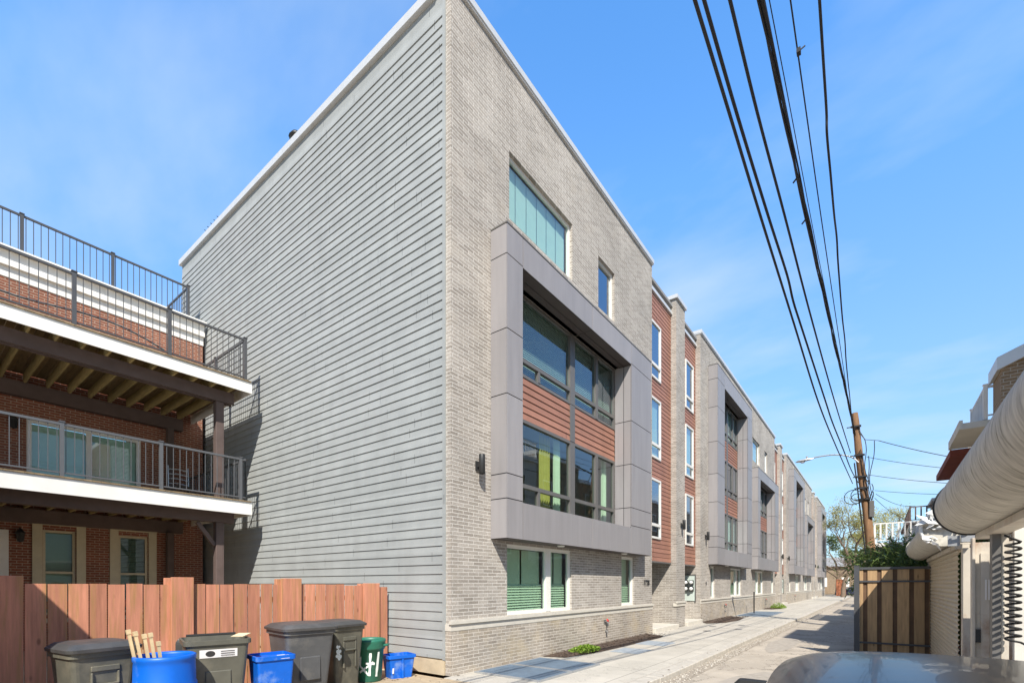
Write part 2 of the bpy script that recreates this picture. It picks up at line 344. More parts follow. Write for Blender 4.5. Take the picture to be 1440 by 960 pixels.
# ------------------------------------------------------------------ mesh helpers
class MB:
    def __init__(s): s.v = []; s.f = []; s.mi = []; s.sm = []
    def add(s, verts, faces, mi=0, smooth=False):
        o = len(s.v)
        s.v += [tuple(p) for p in verts]
        for f in faces:
            s.f.append([i + o for i in f]); s.mi.append(mi); s.sm.append(smooth)
        return s
    def quad(s, a, b, c, d, mi=0): return s.add([a, b, c, d], [(0, 1, 2, 3)], mi)
    def box(s, x0, x1, y0, y1, z0, z1, mi=0):
        x0, x1 = min(x0, x1), max(x0, x1); y0, y1 = min(y0, y1), max(y0, y1); z0, z1 = min(z0, z1), max(z0, z1)
        v = [(x0, y0, z0), (x1, y0, z0), (x1, y1, z0), (x0, y1, z0), (x0, y0, z1), (x1, y0, z1), (x1, y1, z1), (x0, y1, z1)]
        return s.add(v, [(0, 3, 2, 1), (4, 5, 6, 7), (0, 1, 5, 4), (1, 2, 6, 5), (2, 3, 7, 6), (3, 0, 4, 7)], mi)
    def bbox(s, x0, x1, y0, y1, z0, z1, b=0.006, mi=0):
        """box with chamfered edges"""
        bm = bmesh.new()
        bmesh.ops.create_cube(bm, size=1)
        for v in bm.verts:
            v.co = Vector(((x0 + x1) / 2 + v.co.x * abs(x1 - x0), (y0 + y1) / 2 + v.co.y * abs(y1 - y0), (z0 + z1) / 2 + v.co.z * abs(z1 - z0)))
        bmesh.ops.bevel(bm, geom=bm.edges[:], offset=b, segments=1, affect='EDGES')
        bm.verts.index_update()
        s.add([v.co[:] for v in bm.verts], [[v.index for v in f.verts] for f in bm.faces], mi)
        bm.free(); return s
    def bar(s, a, b, w, h=None, mi=0):
        """square bar from a to b"""
        h = h or w
        a, b = Vector(a), Vector(b); d = (b - a).normalized()
        up = Vector((0, 0, 1)) if abs(d.z) < 0.95 else Vector((0, 1, 0))
        x = d.cross(up).normalized() * w / 2; y = x.cross(d).normalized() * h / 2
        v = [a - x - y, a + x - y, a + x + y, a - x + y, b - x - y, b + x - y, b + x + y, b - x + y]
        return s.add(v, [(0, 1, 2, 3), (7, 6, 5, 4), (0, 4, 5, 1), (1, 5, 6, 2), (2, 6, 7, 3), (3, 7, 4, 0)], mi)
    def tube(s, pts, r, n=8, mi=0, caps=True):
        pts = [Vector(p) for p in pts]
        rs = r if isinstance(r, (list, tuple)) else [r] * len(pts)
        rings = []; x = None
        for i, p in enumerate(pts):
            d = (pts[min(i + 1, len(pts) - 1)] - pts[max(i - 1, 0)])
            if d.length < 1e-9: d = Vector((0, 0, 1))
            d.normalize()
            if x is None:
                x = d.orthogonal().normalized()
            else:
                x = (x - d * x.dot(d))
                x = x.normalized() if x.length > 1e-6 else d.orthogonal().normalized()
            y = d.cross(x)
            rings.append([p + (x * math.cos(2 * math.pi * k / n) + y * math.sin(2 * math.pi * k / n)) * rs[i] for k in range(n)])
        v = [q for rg in rings for q in rg]; f = []
        for i in range(len(pts) - 1):
            for k in range(n):
                f.append((i * n + k, i * n + (k + 1) % n, (i + 1) * n + (k + 1) % n, (i + 1) * n + k))
        s.add(v, f, mi, True)
        if caps:
            s.add(rings[0][::-1], [tuple(range(n))], mi); s.add(rings[-1], [tuple(range(n))], mi)
        return s
    def lathe(s, prof, c=(0, 0), n=32, mi=0, smooth=True):
        """profile (r, z) turned about a vertical axis"""
        v = []; f = []
        for r, z in prof:
            for k in range(n):
                a = 2 * math.pi * k / n
                v.append((c[0] + r * math.cos(a), c[1] + r * math.sin(a), z))
        for i in range(len(prof) - 1):
            for k in range(n):
                f.append((i * n + k, i * n + (k + 1) % n, (i + 1) * n + (k + 1) % n, (i + 1) * n + k))
        return s.add(v, f, mi, smooth)
    def prism(s, poly, axis, a, b, mi=0):
        """polygon extruded along an axis; poly in the two other axes, in xyz order"""
        def P(u, w, t): return {'x': (t, u, w), 'y': (u, t, w), 'z': (u, w, t)}[axis]
        n = len(poly)
        v = [P(u, w, a) for u, w in poly] + [P(u, w, b) for u, w in poly]
        f = [tuple(range(n))[::-1], tuple(range(n, 2 * n))] + [(i, (i + 1) % n, n + (i + 1) % n, n + i) for i in range(n)]
        return s.add(v, f, mi)
    def xform(s, mat, start=0):
        for i in range(start, len(s.v)): s.v[i] = tuple(mat @ Vector(s.v[i]))
        return s
    def build(s, name, mats, parent=None, origin=None, recalc=True):
        me = bpy.data.meshes.new(name)
        if origin is None:
            origin = parent_world(parent) if parent else (0, 0, 0)
        ox, oy, oz = origin
        me.from_pydata([(x - ox, y - oy, z - oz) for x, y, z in s.v], [], s.f)
        if not isinstance(mats, (list, tuple)): mats = [mats]
        for m in mats: me.materials.append(m)
        me.polygons.foreach_set('material_index', s.mi)
        me.polygons.foreach_set('use_smooth', s.sm)
        if recalc:
            bm = bmesh.new(); bm.from_mesh(me); bmesh.ops.recalc_face_normals(bm, faces=bm.faces[:]); bm.to_mesh(me); bm.free()
        me.update()
        o = bpy.data.objects.new(name, me); col.objects.link(o)
        if parent: o.parent = parent
        elif any(origin): o.location = origin
        return o
WORLD = {}
def parent_world(p):
    while p.parent: p = p.parent
    return p.location[:]
def tag(o, label, cat, group=None):
    o['label'] = label; o['category'] = cat
    if group: o['group'] = group
    return o
def thing(name, label, cat, loc, group=None):
    o = bpy.data.objects.new(name, None); col.objects.link(o)
    o.empty_display_size = 0.2
    o.location = loc
    return tag(o, label, cat, group)
def structure(o): o['kind'] = 'structure'; return o
def copy_tree(src, loc, label, group=None, rotz=0.0):
    r = src.copy(); col.objects.link(r); r.location = loc; r.rotation_euler = (0, 0, rotz); r['label'] = label
    if group: r['group'] = group
    for ch in list(src.children):
        c = ch.copy(); col.objects.link(c); c.parent = r
        for g in list(ch.children):
            d = g.copy(); col.objects.link(d); d.parent = c
    return r
def text_mesh(txt, size, depth):
    cu = bpy.data.curves.new('lettering', 'FONT'); cu.body = txt; cu.size = size; cu.extrude = depth / 2; cu.align_x = 'CENTER'; cu.align_y = 'CENTER'
    o = bpy.data.objects.new('lettering', cu); col.objects.link(o)
    dg = bpy.context.evaluated_depsgraph_get(); me = bpy.data.meshes.new_from_object(o.evaluated_get(dg))
    v = [tuple(x.co) for x in me.vertices]; f = [list(p.vertices) for p in me.polygons]
    bpy.data.objects.remove(o); bpy.data.curves.remove(cu); bpy.data.meshes.remove(me)
    return v, f

def wall_x(mb, X, y0, y1, z0, z1, holes, depth, mi=0, rmi=None):
    """wall facing +X in the plane X, rectangular holes (ya, yb, za, zb) with reveals going back by depth"""
    ys = sorted({y0, y1, *[h[0] for h in holes], *[h[1] for h in holes]})
    zs = sorted({z0, z1, *[h[2] for h in holes], *[h[3] for h in holes]})
    ys = [y for y in ys if y0 <= y <= y1]; zs = [z for z in zs if z0 <= z <= z1]
    for i in range(len(ys) - 1):
        for j in range(len(zs) - 1):
            cy, cz = (ys[i] + ys[i + 1]) / 2, (zs[j] + zs[j + 1]) / 2
            if any(h[0] < cy < h[1] and h[2] < cz < h[3] for h in holes): continue
            mb.quad((X, ys[i], zs[j]), (X, ys[i + 1], zs[j]), (X, ys[i + 1], zs[j + 1]), (X, ys[i], zs[j + 1]), mi)
    r = mi if rmi is None else rmi
    for a, b, c, d in holes:
        B = X - depth
        mb.quad((X, a, c), (X, a, d), (B, a, d), (B, a, c), r); mb.quad((X, b, c), (B, b, c), (B, b, d), (X, b, d), r)
        mb.quad((X, a, d), (X, b, d), (B, b, d), (B, a, d), r); mb.quad((X, a, c), (B, a, c), (B, b, c), (X, b, c), r)
    return mb
def laps_x(mb, X, y0, y1, z0, z1, pitch, proud=0.012, mi=0):
    """overlapping boards facing +X"""
    n = max(1, round((z1 - z0) / pitch)); h = (z1 - z0) / n
    for k in range(n):
        a, b = z0 + k * h, z0 + (k + 1) * h
        mb.quad((X + proud, y0, a), (X + proud, y1, a), (X, y1, b), (X, y0, b), mi)
        mb.quad((X, y0, a), (X, y1, a), (X + proud, y1, a), (X + proud, y0, a), mi)
        mb.add([(X, y0, a), (X + proud, y0, a), (X, y0, b)], [(0, 1, 2)], mi)
        mb.add([(X, y1, a), (X, y1, b), (X + proud, y1, a)], [(0, 1, 2)], mi)
    return mb
def in_rect(y, z, R): return any(a < y < b and c < z < d for a, b, c, d in R)

def window_x(parent, X, y0, y1, z0, z1, bars_y=(), bars_z=(), w=0.06, mat='whiteframe', glassm='glass', blind=None,
             part_z=(), blind_from=0.0, name='window', curtain=None, depth=0.07):
    """window whose outer frame face lies in the plane X, facing +X.  bars_y: (centre, width); bars_z: (z, width);
    part_z: short vertical bars (y, z0, z1)"""
    f = MB()
    f.box(X - depth, X, y0, y0 + w, z0, z1); f.box(X - depth, X, y1 - w, y1, z0, z1)
    f.box(X - depth, X, y0 + w, y1 - w, z0, z0 + w); f.box(X - depth, X, y0 + w, y1 - w, z1 - w, z1)
    cuts = sorted([(c - bw / 2, c + bw / 2) for c, bw in bars_y])
    for a, b in cuts: f.box(X - depth - .004, X + .012, a, b, z0 + w * .2, z1 - w * .2)
    segs = []; cur = y0 + w
    for a, b in cuts: segs.append((cur, a)); cur = b
    segs.append((cur, y1 - w))
    for zc, bw in bars_z:
        for a, b in segs: f.box(X - depth, X + .003, a, b, zc - bw / 2, zc + bw / 2)
    for yc, za, zb in part_z: f.box(X - depth, X, yc - .04, yc + .04, za, zb)
    fo = f.build(name, M[mat], parent)
    p = MB()
    lz = sorted([z0 + w * .5] + [zc for zc, _ in bars_z] + [z1 - w * .5])
    for a, b in segs:                                             # every light its own sheet, each a hair out of true
        for k in range(len(lz) - 1):
            t1, t2 = random.uniform(-.004, .004), random.uniform(-.004, .004)
            xg = X - depth * .6
            p.quad((xg + t1, a - .01, lz[k]), (xg + t2, b + .01, lz[k]), (xg + t2, b + .01, lz[k + 1]), (xg + t1, a - .01, lz[k + 1]))
    p.build('pane', M[glassm], fo)
    if blind:
        b = MB(); zb0 = z0 + w + (z1 - z0) * blind_from; zb1 = z1 - w
        xb = X - depth - .06
        if blind == 'slats':
            n = int((zb1 - zb0) / 0.05)
            for a, c in segs:
                for k in range(n):
                    z = zb1 - k * 0.05
                    b.quad((xb + .012, a, z - .036), (xb + .012, c, z - .036), (xb - .012, c, z), (xb - .012, a, z))
        elif blind == 'low':
            n = int((zb1 - zb0) * .48 / 0.06)
            for a, c in segs:
                h2 = (a + c) / 2
                b.quad((xb - .06, a, zb0), (xb - .06, h2 - .03, zb0), (xb - .06, h2 - .03, zb1), (xb - .06, a, zb1)); b.quad((xb - .06, h2 + .03, zb0), (xb - .06, c, zb0), (xb - .06, c, zb1), (xb - .06, h2 + .03, zb1))
            for a, c in segs:
                for k in range(n):
                    z = zb0 + k * 0.06
                    b.quad((xb + .018, a, z), (xb + .018, c, z), (xb - .018, c, z + .044), (xb - .018, a, z + .044))
        elif blind == 'vertical':
            n = 6; dy = (y1 - y0 - 2 * w) / n
            for k in range(n):
                y = y0 + w + k * dy
                b.quad((xb + .006, y, zb0), (xb - .004, y + dy - .006, zb0), (xb - .004, y + dy - .006, zb1), (xb + .006, y, zb1))
        elif blind == 'shade':
            for a, c in segs: b.quad((xb, a, zb0), (xb, c, zb0), (xb, c, zb1), (xb, a, zb1))
        b.build('blind', M['blind'], fo, recalc=False)
    if curtain:
        for ya, yb, zm in curtain:
            c = MB(); xb = X - depth - .16; n = 24
            pts = [(xb + .05 * math.sin(k * 1.3), ya + (yb - ya) * k / n) for k in range(n + 1)]
            for k in range(n): c.quad((*pts[k], z0), (*pts[k + 1], z0), (*pts[k + 1], z1), (*pts[k], z1))
            c.build('curtain', M[zm], fo, recalc=False)
    return fo

def railing(parent, runs, z0, h, mat, post_mat, spacing=0.14, posts=(), top=0.05, name='railing', br=0.016):
    """runs: list of ((x,y),(x,y)); one mesh of rails and balusters with each post as a child"""
    m = MB()
    for (ax, ay), (bx, by) in runs:
        a, b = Vector((ax, ay, 0)), Vector((bx, by, 0)); L = (b - a).length; n = max(1, int(L / spacing))
        m.bar((ax, ay, z0 + h), (bx, by, z0 + h), 0.045, top); m.bar((ax, ay, z0 + 0.09), (bx, by, z0 + 0.09), 0.035, 0.03)
        for k in range(n + 1):
            p = a.lerp(b, k / n)
            m.bar((p.x, p.y, z0 + .09), (p.x, p.y, z0 + h), br)
    o = m.build(name, M[mat], parent)
    for x, y in posts:
        q = MB(); q.box(x - .035, x + .035, y - .035, y + .035, z0, z0 + h + .04); q.box(x - .048, x + .048, y - .048, y + .048, z0 + h + .04, z0 + h + .06)
        q.build('rail_post', M[post_mat], o)
    return o

# ------------------------------------------------------------------ the setting: ground, alley, pavement
g = MB(); g.quad((-400, -400, -.16), (400, -400, -.16), (400, 400, -.16), (-400, 400, -.16))
structure(g.build('ground', M['earth'], recalc=False))
g = MB(); g.box(-40, -3.3, -12, 6.2, -.15, -.012)
structure(g.build('yard', M['earth']))
g = MB()
g.quad((-3.3, -30, -.11), (8, -30, -.11), (8, 84, -.11), (-3.3, 84, -.11))
g.quad((-40, 84, -.11), (40, 84, -.11), (40, 92, -.11), (-40, 92, -.11))
structure(g.build('road', M['road'], recalc=False))
g = MB(); g.quad((-3.14, -10, -.104), (-2.86, -10, -.104), (-2.86, 84, -.104), (-3.14, 84, -.104))
structure(g.build('gutter', M['gravel'], recalc=False))
g = MB()
g.box(-6.28, -3.45, 6.2, 84, -.15, 0.0)
structure(g.build('pavement', M['sidewalk']))
g = MB()
yk = 6.2
while yk < 84:
    g.bbox(-3.45, -3.16 + random.uniform(-.02, .02), yk + .006, min(yk + 2.4, 84) - .006, -.15, 0.006 + random.uniform(-.006, .006), .015); yk += 2.4
g.box(-3.45, -3.16, -12, 6.19, -.15, -.005)
structure(g.build('kerb', M['kerb']))
# loose pebbles in the gutter
pb = MB()
for k in range(1500):
    y = 5 + 45 * random.random() ** 1.7; x = -3.02 + random.gauss(0, .09); r = random.uniform(.008, .022)
    pb.add([(x - r, y, -.102), (x, y - r, -.102), (x + r, y, -.102), (x, y + r, -.102), (x, y, -.102 + r)], [(0, 1, 4), (1, 2, 4), (2, 3, 4), (3, 0, 4)])
o = pb.build('pebbles', M['kerb']); o['kind'] = 'stuff'

lt = MB(); random.seed(31)
for k in range(420):
    if k % 3: y = 4.5 + 34 * random.random() ** 1.5; x = random.choice((-3.06, -3.06, -6.1, -1.4)) + random.gauss(0, .18); z = -.1 if x > -3.15 else .009
    else: x = random.uniform(-7.8, -5.9); y = random.uniform(2.0, 6.1); z = -.006
    a = random.uniform(0, 6.28); l = random.uniform(.012, .035)
    lt.add([(x - l * math.cos(a), y - l * math.sin(a), z), (x + l * .5 * math.sin(a), y - l * .5 * math.cos(a), z + .012), (x + l * math.cos(a), y + l * math.sin(a), z + .002), (x - l * .5 * math.sin(a), y + l * .5 * math.cos(a), z + .01)], [(0, 1, 2, 3)])
o = lt.build('leaf_litter', M['bark'], recalc=False); o['kind'] = 'stuff'
rp = MB()
for cx, cy, w_, l_ in ((-1.75, 9.5, .55, 1.5), (-2.3, 16.5, .35, 2.2), (-.9, 24, .8, 2.5)):
    rp.add([(cx + w_ * (1 + .12 * math.sin(k * 2.1)) * math.cos(k * .4488), cy + l_ * (1 + .1 * math.cos(k * 1.7)) * math.sin(k * .4488), -.1062) for k in range(14)], [tuple(range(14))])
structure(rp.build('road_patch', M['roadpatch'], recalc=False))

# ------------------------------------------------------------------ the grey apartment block
XF, ZT = -6.3, 12.95
bld = thing('apartment_building', 'four storey grey brick apartment block with grey lap siding on its end wall', 'building', (-6.3, 6.4, 0))
# end wall of lapped boards, real overlaps
m = MB()
nb = int(round((12.55 - 0.3) / PITCH))
for k in range(nb):
    a = 0.3 + k * PITCH; b = a + PITCH; xl, xr = -19.4, -6.44
    yb_, yt_ = 6.4 - .0205, 6.4 - .002
    m.quad((xl, yb_, a), (xr, yb_, a), (xr, yt_, b), (xl, yt_, b)); m.quad((xl, 6.4, a), (xr, 6.4, a), (xr, yb_, a), (xl, yb_, a))
    m.add([(xr, 6.4, a), (xr, yt_, b), (xr, yb_, a)], [(0, 1, 2)])
ztop = 0.3 + nb * PITCH
m.quad((-19.4, 6.398, ztop), (-6.44, 6.398, ztop), (-6.44, 6.398, 12.95), (-19.4, 6.398, 12.95))
m.build('siding_wall', M['siding'], bld)
m = MB(); m.box(-19.4, -6.44, 6.415, 6.45, 0, .296); m.box(-19.4, -6.44, 6.36, 6.42, 0, .27)
m.build('foundation', M['foundation'], bld)
m = MB(); m.box(-6.49, -6.425, 6.367, 6.41, 0.28, 12.8)
m.build('corner_board', M['siding'], bld)

END = 84.6
UNITS = [  # (y0, y1, bays[(y0, y1, open0, open1, top)], top windows, ground windows)
    dict(y=(6.4, 16.35), bays=[(7.55, 15.2, 8.1, 13.62, 8.9, 2)], tops=[(8.17, 10.85), (12.3, 13.35)], ground=[(8.09, 10.82, 9.78), (13.84, 14.82, None)]),
    dict(y=(22.1, 41.4), bays=[(23.35, 30.95, 24.65, 29.75, 11.85, 3), (32.75, 40.4, 33.5, 38.85, 8.9, 2)], tops=[(33.3, 35.6), (37.3, 38.4)],
         ground=[(23.75, 24.5, None), (27.6, 30.15, 29.1), (34.1, 36.8, 35.1), (40.0, 40.95, None)]),
    dict(y=(47.3, 67.0), bays=[(48.6, 56.4, 50.2, 55.2, 11.85, 3), (58.4, 66.1, 59.2, 64.6, 8.9, 2)], tops=[(59.0, 61.3), (63.1, 64.2)],
         ground=[(49.0, 49.8, None), (53.0, 55.6, 54.5), (59.8, 62.4, 60.8), (65.3, 66.2, None)]),
    dict(y=(72.8, END), bays=[(74.0, 81.8, 75.5, 80.4, 11.85, 3)], tops=[], ground=[(75.0, 75.8, None), (78.5, 81.1, 80.0)]),
]
STOREY = [(3.5, 5.45, 3.94), (6.41, 8.25, 6.79), (9.3, 11.1, 9.7)]
LINTEL = .13
for ui, U in enumerate(UNITS):
    y0, y1 = U['y']
    holes = []
    for (a, b, oa, ob, zt, ns) in U['bays']: holes.append((oa - .02, ob + .02, 3.4, 8.27 if ns == 2 else 11.12))
    TZ = (9.55, 11.0)
    for a, b in U['tops']: holes.append((a, b, *TZ))
    for a, b, _ in U['ground']: holes.append((a, b, 1.04, 2.56))
    w = MB()
    wall_x(w, XF, y0, y1, 0.0, 12.9, holes, LINTEL)
    # base course and returns at the ends
    w.quad((XF, y0, 0), (XF, y0, 12.9), (XF - (.125 if ui == 0 else 2.0), y0, 12.9), (XF - (.125 if ui == 0 else 2.0), y0, 0))
    w.quad((XF, y1, 0), (XF - 2.0, y1, 0), (XF - 2.0, y1, 12.9), (XF, y1, 12.9))
    if ui == 0:
        w.quad((XF - .125, 6.4, 0), (XF - .125, 6.4, 12.9), (XF - .125, 6.46, 12.9), (XF - .125, 6.46, 0))
    w.build('brick_wall', M['greybrick'], bld)
    # plinth of the same brick, a little proud, and the stone band over it
    w = MB(); w.box(XF + .001, XF + .022, y0 - (.018 if ui == 0 else 0), y1, 0, 0.83)
    if ui == 0: w.box(XF - .124, XF + .001, 6.382, 6.398, 0, .83)
    w.build('brick_plinth', M['plinthbrick'], bld)
    w = MB(); e = .028 if ui == 0 else 0
    w.box(XF + .002, XF + .03, y0 - e, y1 + .005, .832, .955); w.box(XF + .002, XF + .065, y0 - e * 2, y1 + .01, .957, 1.02)
    if ui == 0: w.box(XF - .124, XF, 6.372, 6.399, .832, .955)
    w.build('stone_band', M['stone'], bld)
    # bays
    for bi, (a, b, oa, ob, zt, ns) in enumerate(U['bays']):
        XB = XF + .42; zb, zo0 = 2.62, 3.4; zo1 = 8.27 if ns == 2 else 11.12
        p = MB()
        p.box(XF + .004, XB - .012, a + .012, oa - .012, zb + .012, zt - .012, 1); p.box(XF + .004, XB - .012, ob + .012, b - .012, zb + .012, zt - .012, 1)
        p.box(XF + .004, XB - .012, oa - .012, ob + .012, zb + .012, zo0 - .012, 1); p.box(XF + .004, XB - .012, oa - .012, ob + .012, zo1 + .012, zt - .012, 1)
        J = .010
        zsL = [zb, 3.42, 3.92, 5.51, 6.81, 8.3, zt] if ns == 2 else [zb, 3.42, 3.92, 5.51, 6.81, 8.3, 9.9, 11.2, zt]
        zsR = [zb, 3.46, 4.0, 5.3, 6.6, 8.3, zt] if ns == 2 else [zb, 3.46, 4.0, 5.3, 6.6, 8.3, 9.9, 11.2, zt]
        T = .012
        def fr(ya, yb, za, zb_): p.box(XB - T, XB, ya + J, yb - J, za + J, zb_ - J)
        for zs, ya, yb in ((zsL, a, oa), (zsR, ob, b)):
            for k in range(len(zs) - 1): fr(ya, yb, zs[k], zs[k + 1])
        mid = (oa + ob) / 2 + .3
        for ya, yb in ((oa, mid), (mid, ob)): fr(ya, yb, zb, zo0); fr(ya, yb, zo1, zt)
        for k in range(len(zsL) - 1):                            # outer cheeks
            p.box(XF + .006, XB - T - .002, a, a + T, zsL[k] + J, zsL[k + 1] - J); p.box(XF + .006, XB - T - .002, b - T, b, zsL[k] + J, zsL[k + 1] - J)
        zin = [zo0] + [z for z in zsR if zo0 + .2 < z < zo1 - .2] + [zo1]
        for k in range(len(zin) - 1):                            # inner reveals, split once in depth
            for xa, xb in ((XF - .118, XF + .17), (XF + .17, XB - T - .002)):
                p.box(xa + J, xb - J, oa - T, oa, zin[k] + J, zin[k + 1] - J); p.box(xa + J, xb - J, ob, ob + T, zin[k] + J, zin[k + 1] - J)
        for ya, yb in ((oa, mid), (mid, ob)):
            for xa, xb in ((XF - .118, XF + .17), (XF + .17, XB - T - .002)):
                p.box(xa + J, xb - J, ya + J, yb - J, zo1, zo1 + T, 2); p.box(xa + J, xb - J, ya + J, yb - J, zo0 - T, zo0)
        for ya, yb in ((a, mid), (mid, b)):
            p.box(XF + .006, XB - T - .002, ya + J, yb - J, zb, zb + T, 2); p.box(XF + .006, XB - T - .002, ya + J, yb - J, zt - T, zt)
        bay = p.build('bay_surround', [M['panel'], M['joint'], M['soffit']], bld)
        c = MB(); c.box(XF + .003, XB + .008, a - .008, b + .008, zt + .001, zt + .03)
        c.build('cap_flashing', M['bronze'], bay)
        for yl in (a + 2.3, a + 5.9):
            c = MB(); c.lathe([(0.0, zb - .03), (.075, zb - .028), (.09, zb - .012), (.09, zb)], (XF + .27, yl), 20)
            c.build('soffit_light', M['whiteframe'], bay)
        XW = XF - .12
        for si in range(ns):
            z0, z1, ztr = STOREY[si]
            zlo = 3.41 if si == 0 else z0; zhi = zo1 if si == ns - 1 else z1
            ma, mb_ = oa + (ob - oa) * .535, oa + (ob - oa) * .785
            first = ui == 0
            cur = None
            if first and si == 0: cur = ((oa + 1.75, oa + 2.25, 'lime'), (oa + 2.4, oa + 2.72, 'blind'), (oa + 4.55, oa + 4.85, 'lime'), (oa + 5.1, oa + 5.4, 'blind'))
            window_x(bld, XW, oa, ob, zlo, zhi, bars_y=((ma, .24), (mb_, .13)), bars_z=((ztr, .09),), w=.07, mat='bronze',
                     glassm=('tealglass' if (first and si == 1) or (not first and (si + bi) % 2 == 0) else 'blueglass') if (si or not first) else 'glass', part_z=((oa + 1.4, zlo + .05, ztr),),
                     blind=('slats' if (si == 1 and first) else ('vertical' if not first and (si + bi) % 2 == 0 else None)),
                     blind_from=0.0, curtain=cur, depth=.09)
            if si < ns - 1:
                s = MB(); zn = STOREY[si + 1][0]
                laps_x(s, XW - .02, oa + .002, ma - .12, z1 + .002, zn - .002, .155, .02); laps_x(s, XW - .02, ma + .12, ob - .002, z1 + .002, zn - .002, .155, .02)
                s.box(XW - .03, XW + .014, ma - .118, ma + .118, z1 + .002, zn - .002, 1)
                s.build('spandrel_siding', [M['redsiding'], M['bronze']], bld, recalc=False)
    for wi, (a, b) in enumerate(U['tops']):
        window_x(bld, XF - LINTEL + .05, a, b, *TZ, w=.07, glassm='tealglass' if wi == 0 else 'blueglass', blind='vertical' if wi == 0 else None, bars_z=())
    for a, b, mul in U['ground']:
        window_x(bld, XF - LINTEL + .075, a, b, 1.04, 2.56, bars_y=((mul, .2),) if mul else (), w=.075, glassm='glass', blind='low', depth=.08)
        s = MB(); s.box(XF - .04, XF + .03, a - .02, b + .02, 1.023, 1.042); s.build('window_sill', M['stone'], bld)
    # coping
    c = MB(); c.box(XF - .35, XF + .07, y0 - (.07 if ui == 0 else .03), y1 + .03, 12.88, 13.02); c.box(XF - .35, XF + .05, y0 - (.05 if ui == 0 else .02), y1 + .02, 12.84, 12.878)
    c.build('parapet_coping', M['coping'], bld)
c = MB(); c.box(-19.47, XF - .352, 6.31, 6.6, 12.84, 13.02)
c.build('parapet_coping', M['coping'], bld)
m = MB(); m.box(-19.4, XF - .14, 6.45, END, 12.6, 12.7)
m.build('roof', M['roofgrey'], bld)
m = MB(); m.box(-19.4, -19.3, 6.45, END, 0, 12.8); m.box(-19.4, XF - 2, END - .1, END, 0, 12.8)
m.build('rear_wall', M['siding'], bld)
# rooms behind the glass
m = MB()
for ui, U in enumerate(UNITS):
    y0, y1 = U['y']; y0 += .12; y1 -= .12
    cuts = [y0, y1] if ui == 0 else [y0, (y0 + y1) / 2 + .2, y1]
    for k in range(len(cuts) - 1):
        a, b = cuts[k] + .03, cuts[k + 1] - .03
        for z0, z1 in ((0.5, 2.95), (3.2, 6.0), (6.15, 8.95), (9.1, 12.3)):
            xa, xb = -10.5, XF - .145
            m.quad((xa, a, z0), (xa, b, z0), (xa, b, z1), (xa, a, z1)); m.quad((xa, a, z0), (xb, a, z0), (xb, b, z0), (xa, b, z0))
            m.quad((xa, a, z1), (xa, b, z1), (xb, b, z1), (xb, a, z1)); m.quad((xa, a, z0), (xa, a, z1), (xb, a, z1), (xb, a, z0)); m.quad((xa, b, z0), (xb, b, z0), (xb, b, z1), (xa, b, z1))
            m.box(-9.2, -8.4, a + 1.0, a + 2.6, z0, z0 + .8); m.box(-10.4, -10.0, a + 3.2, a + 4.6, z0, z0 + 1.9)
m.build('room_interior', M['room'], bld, recalc=False)

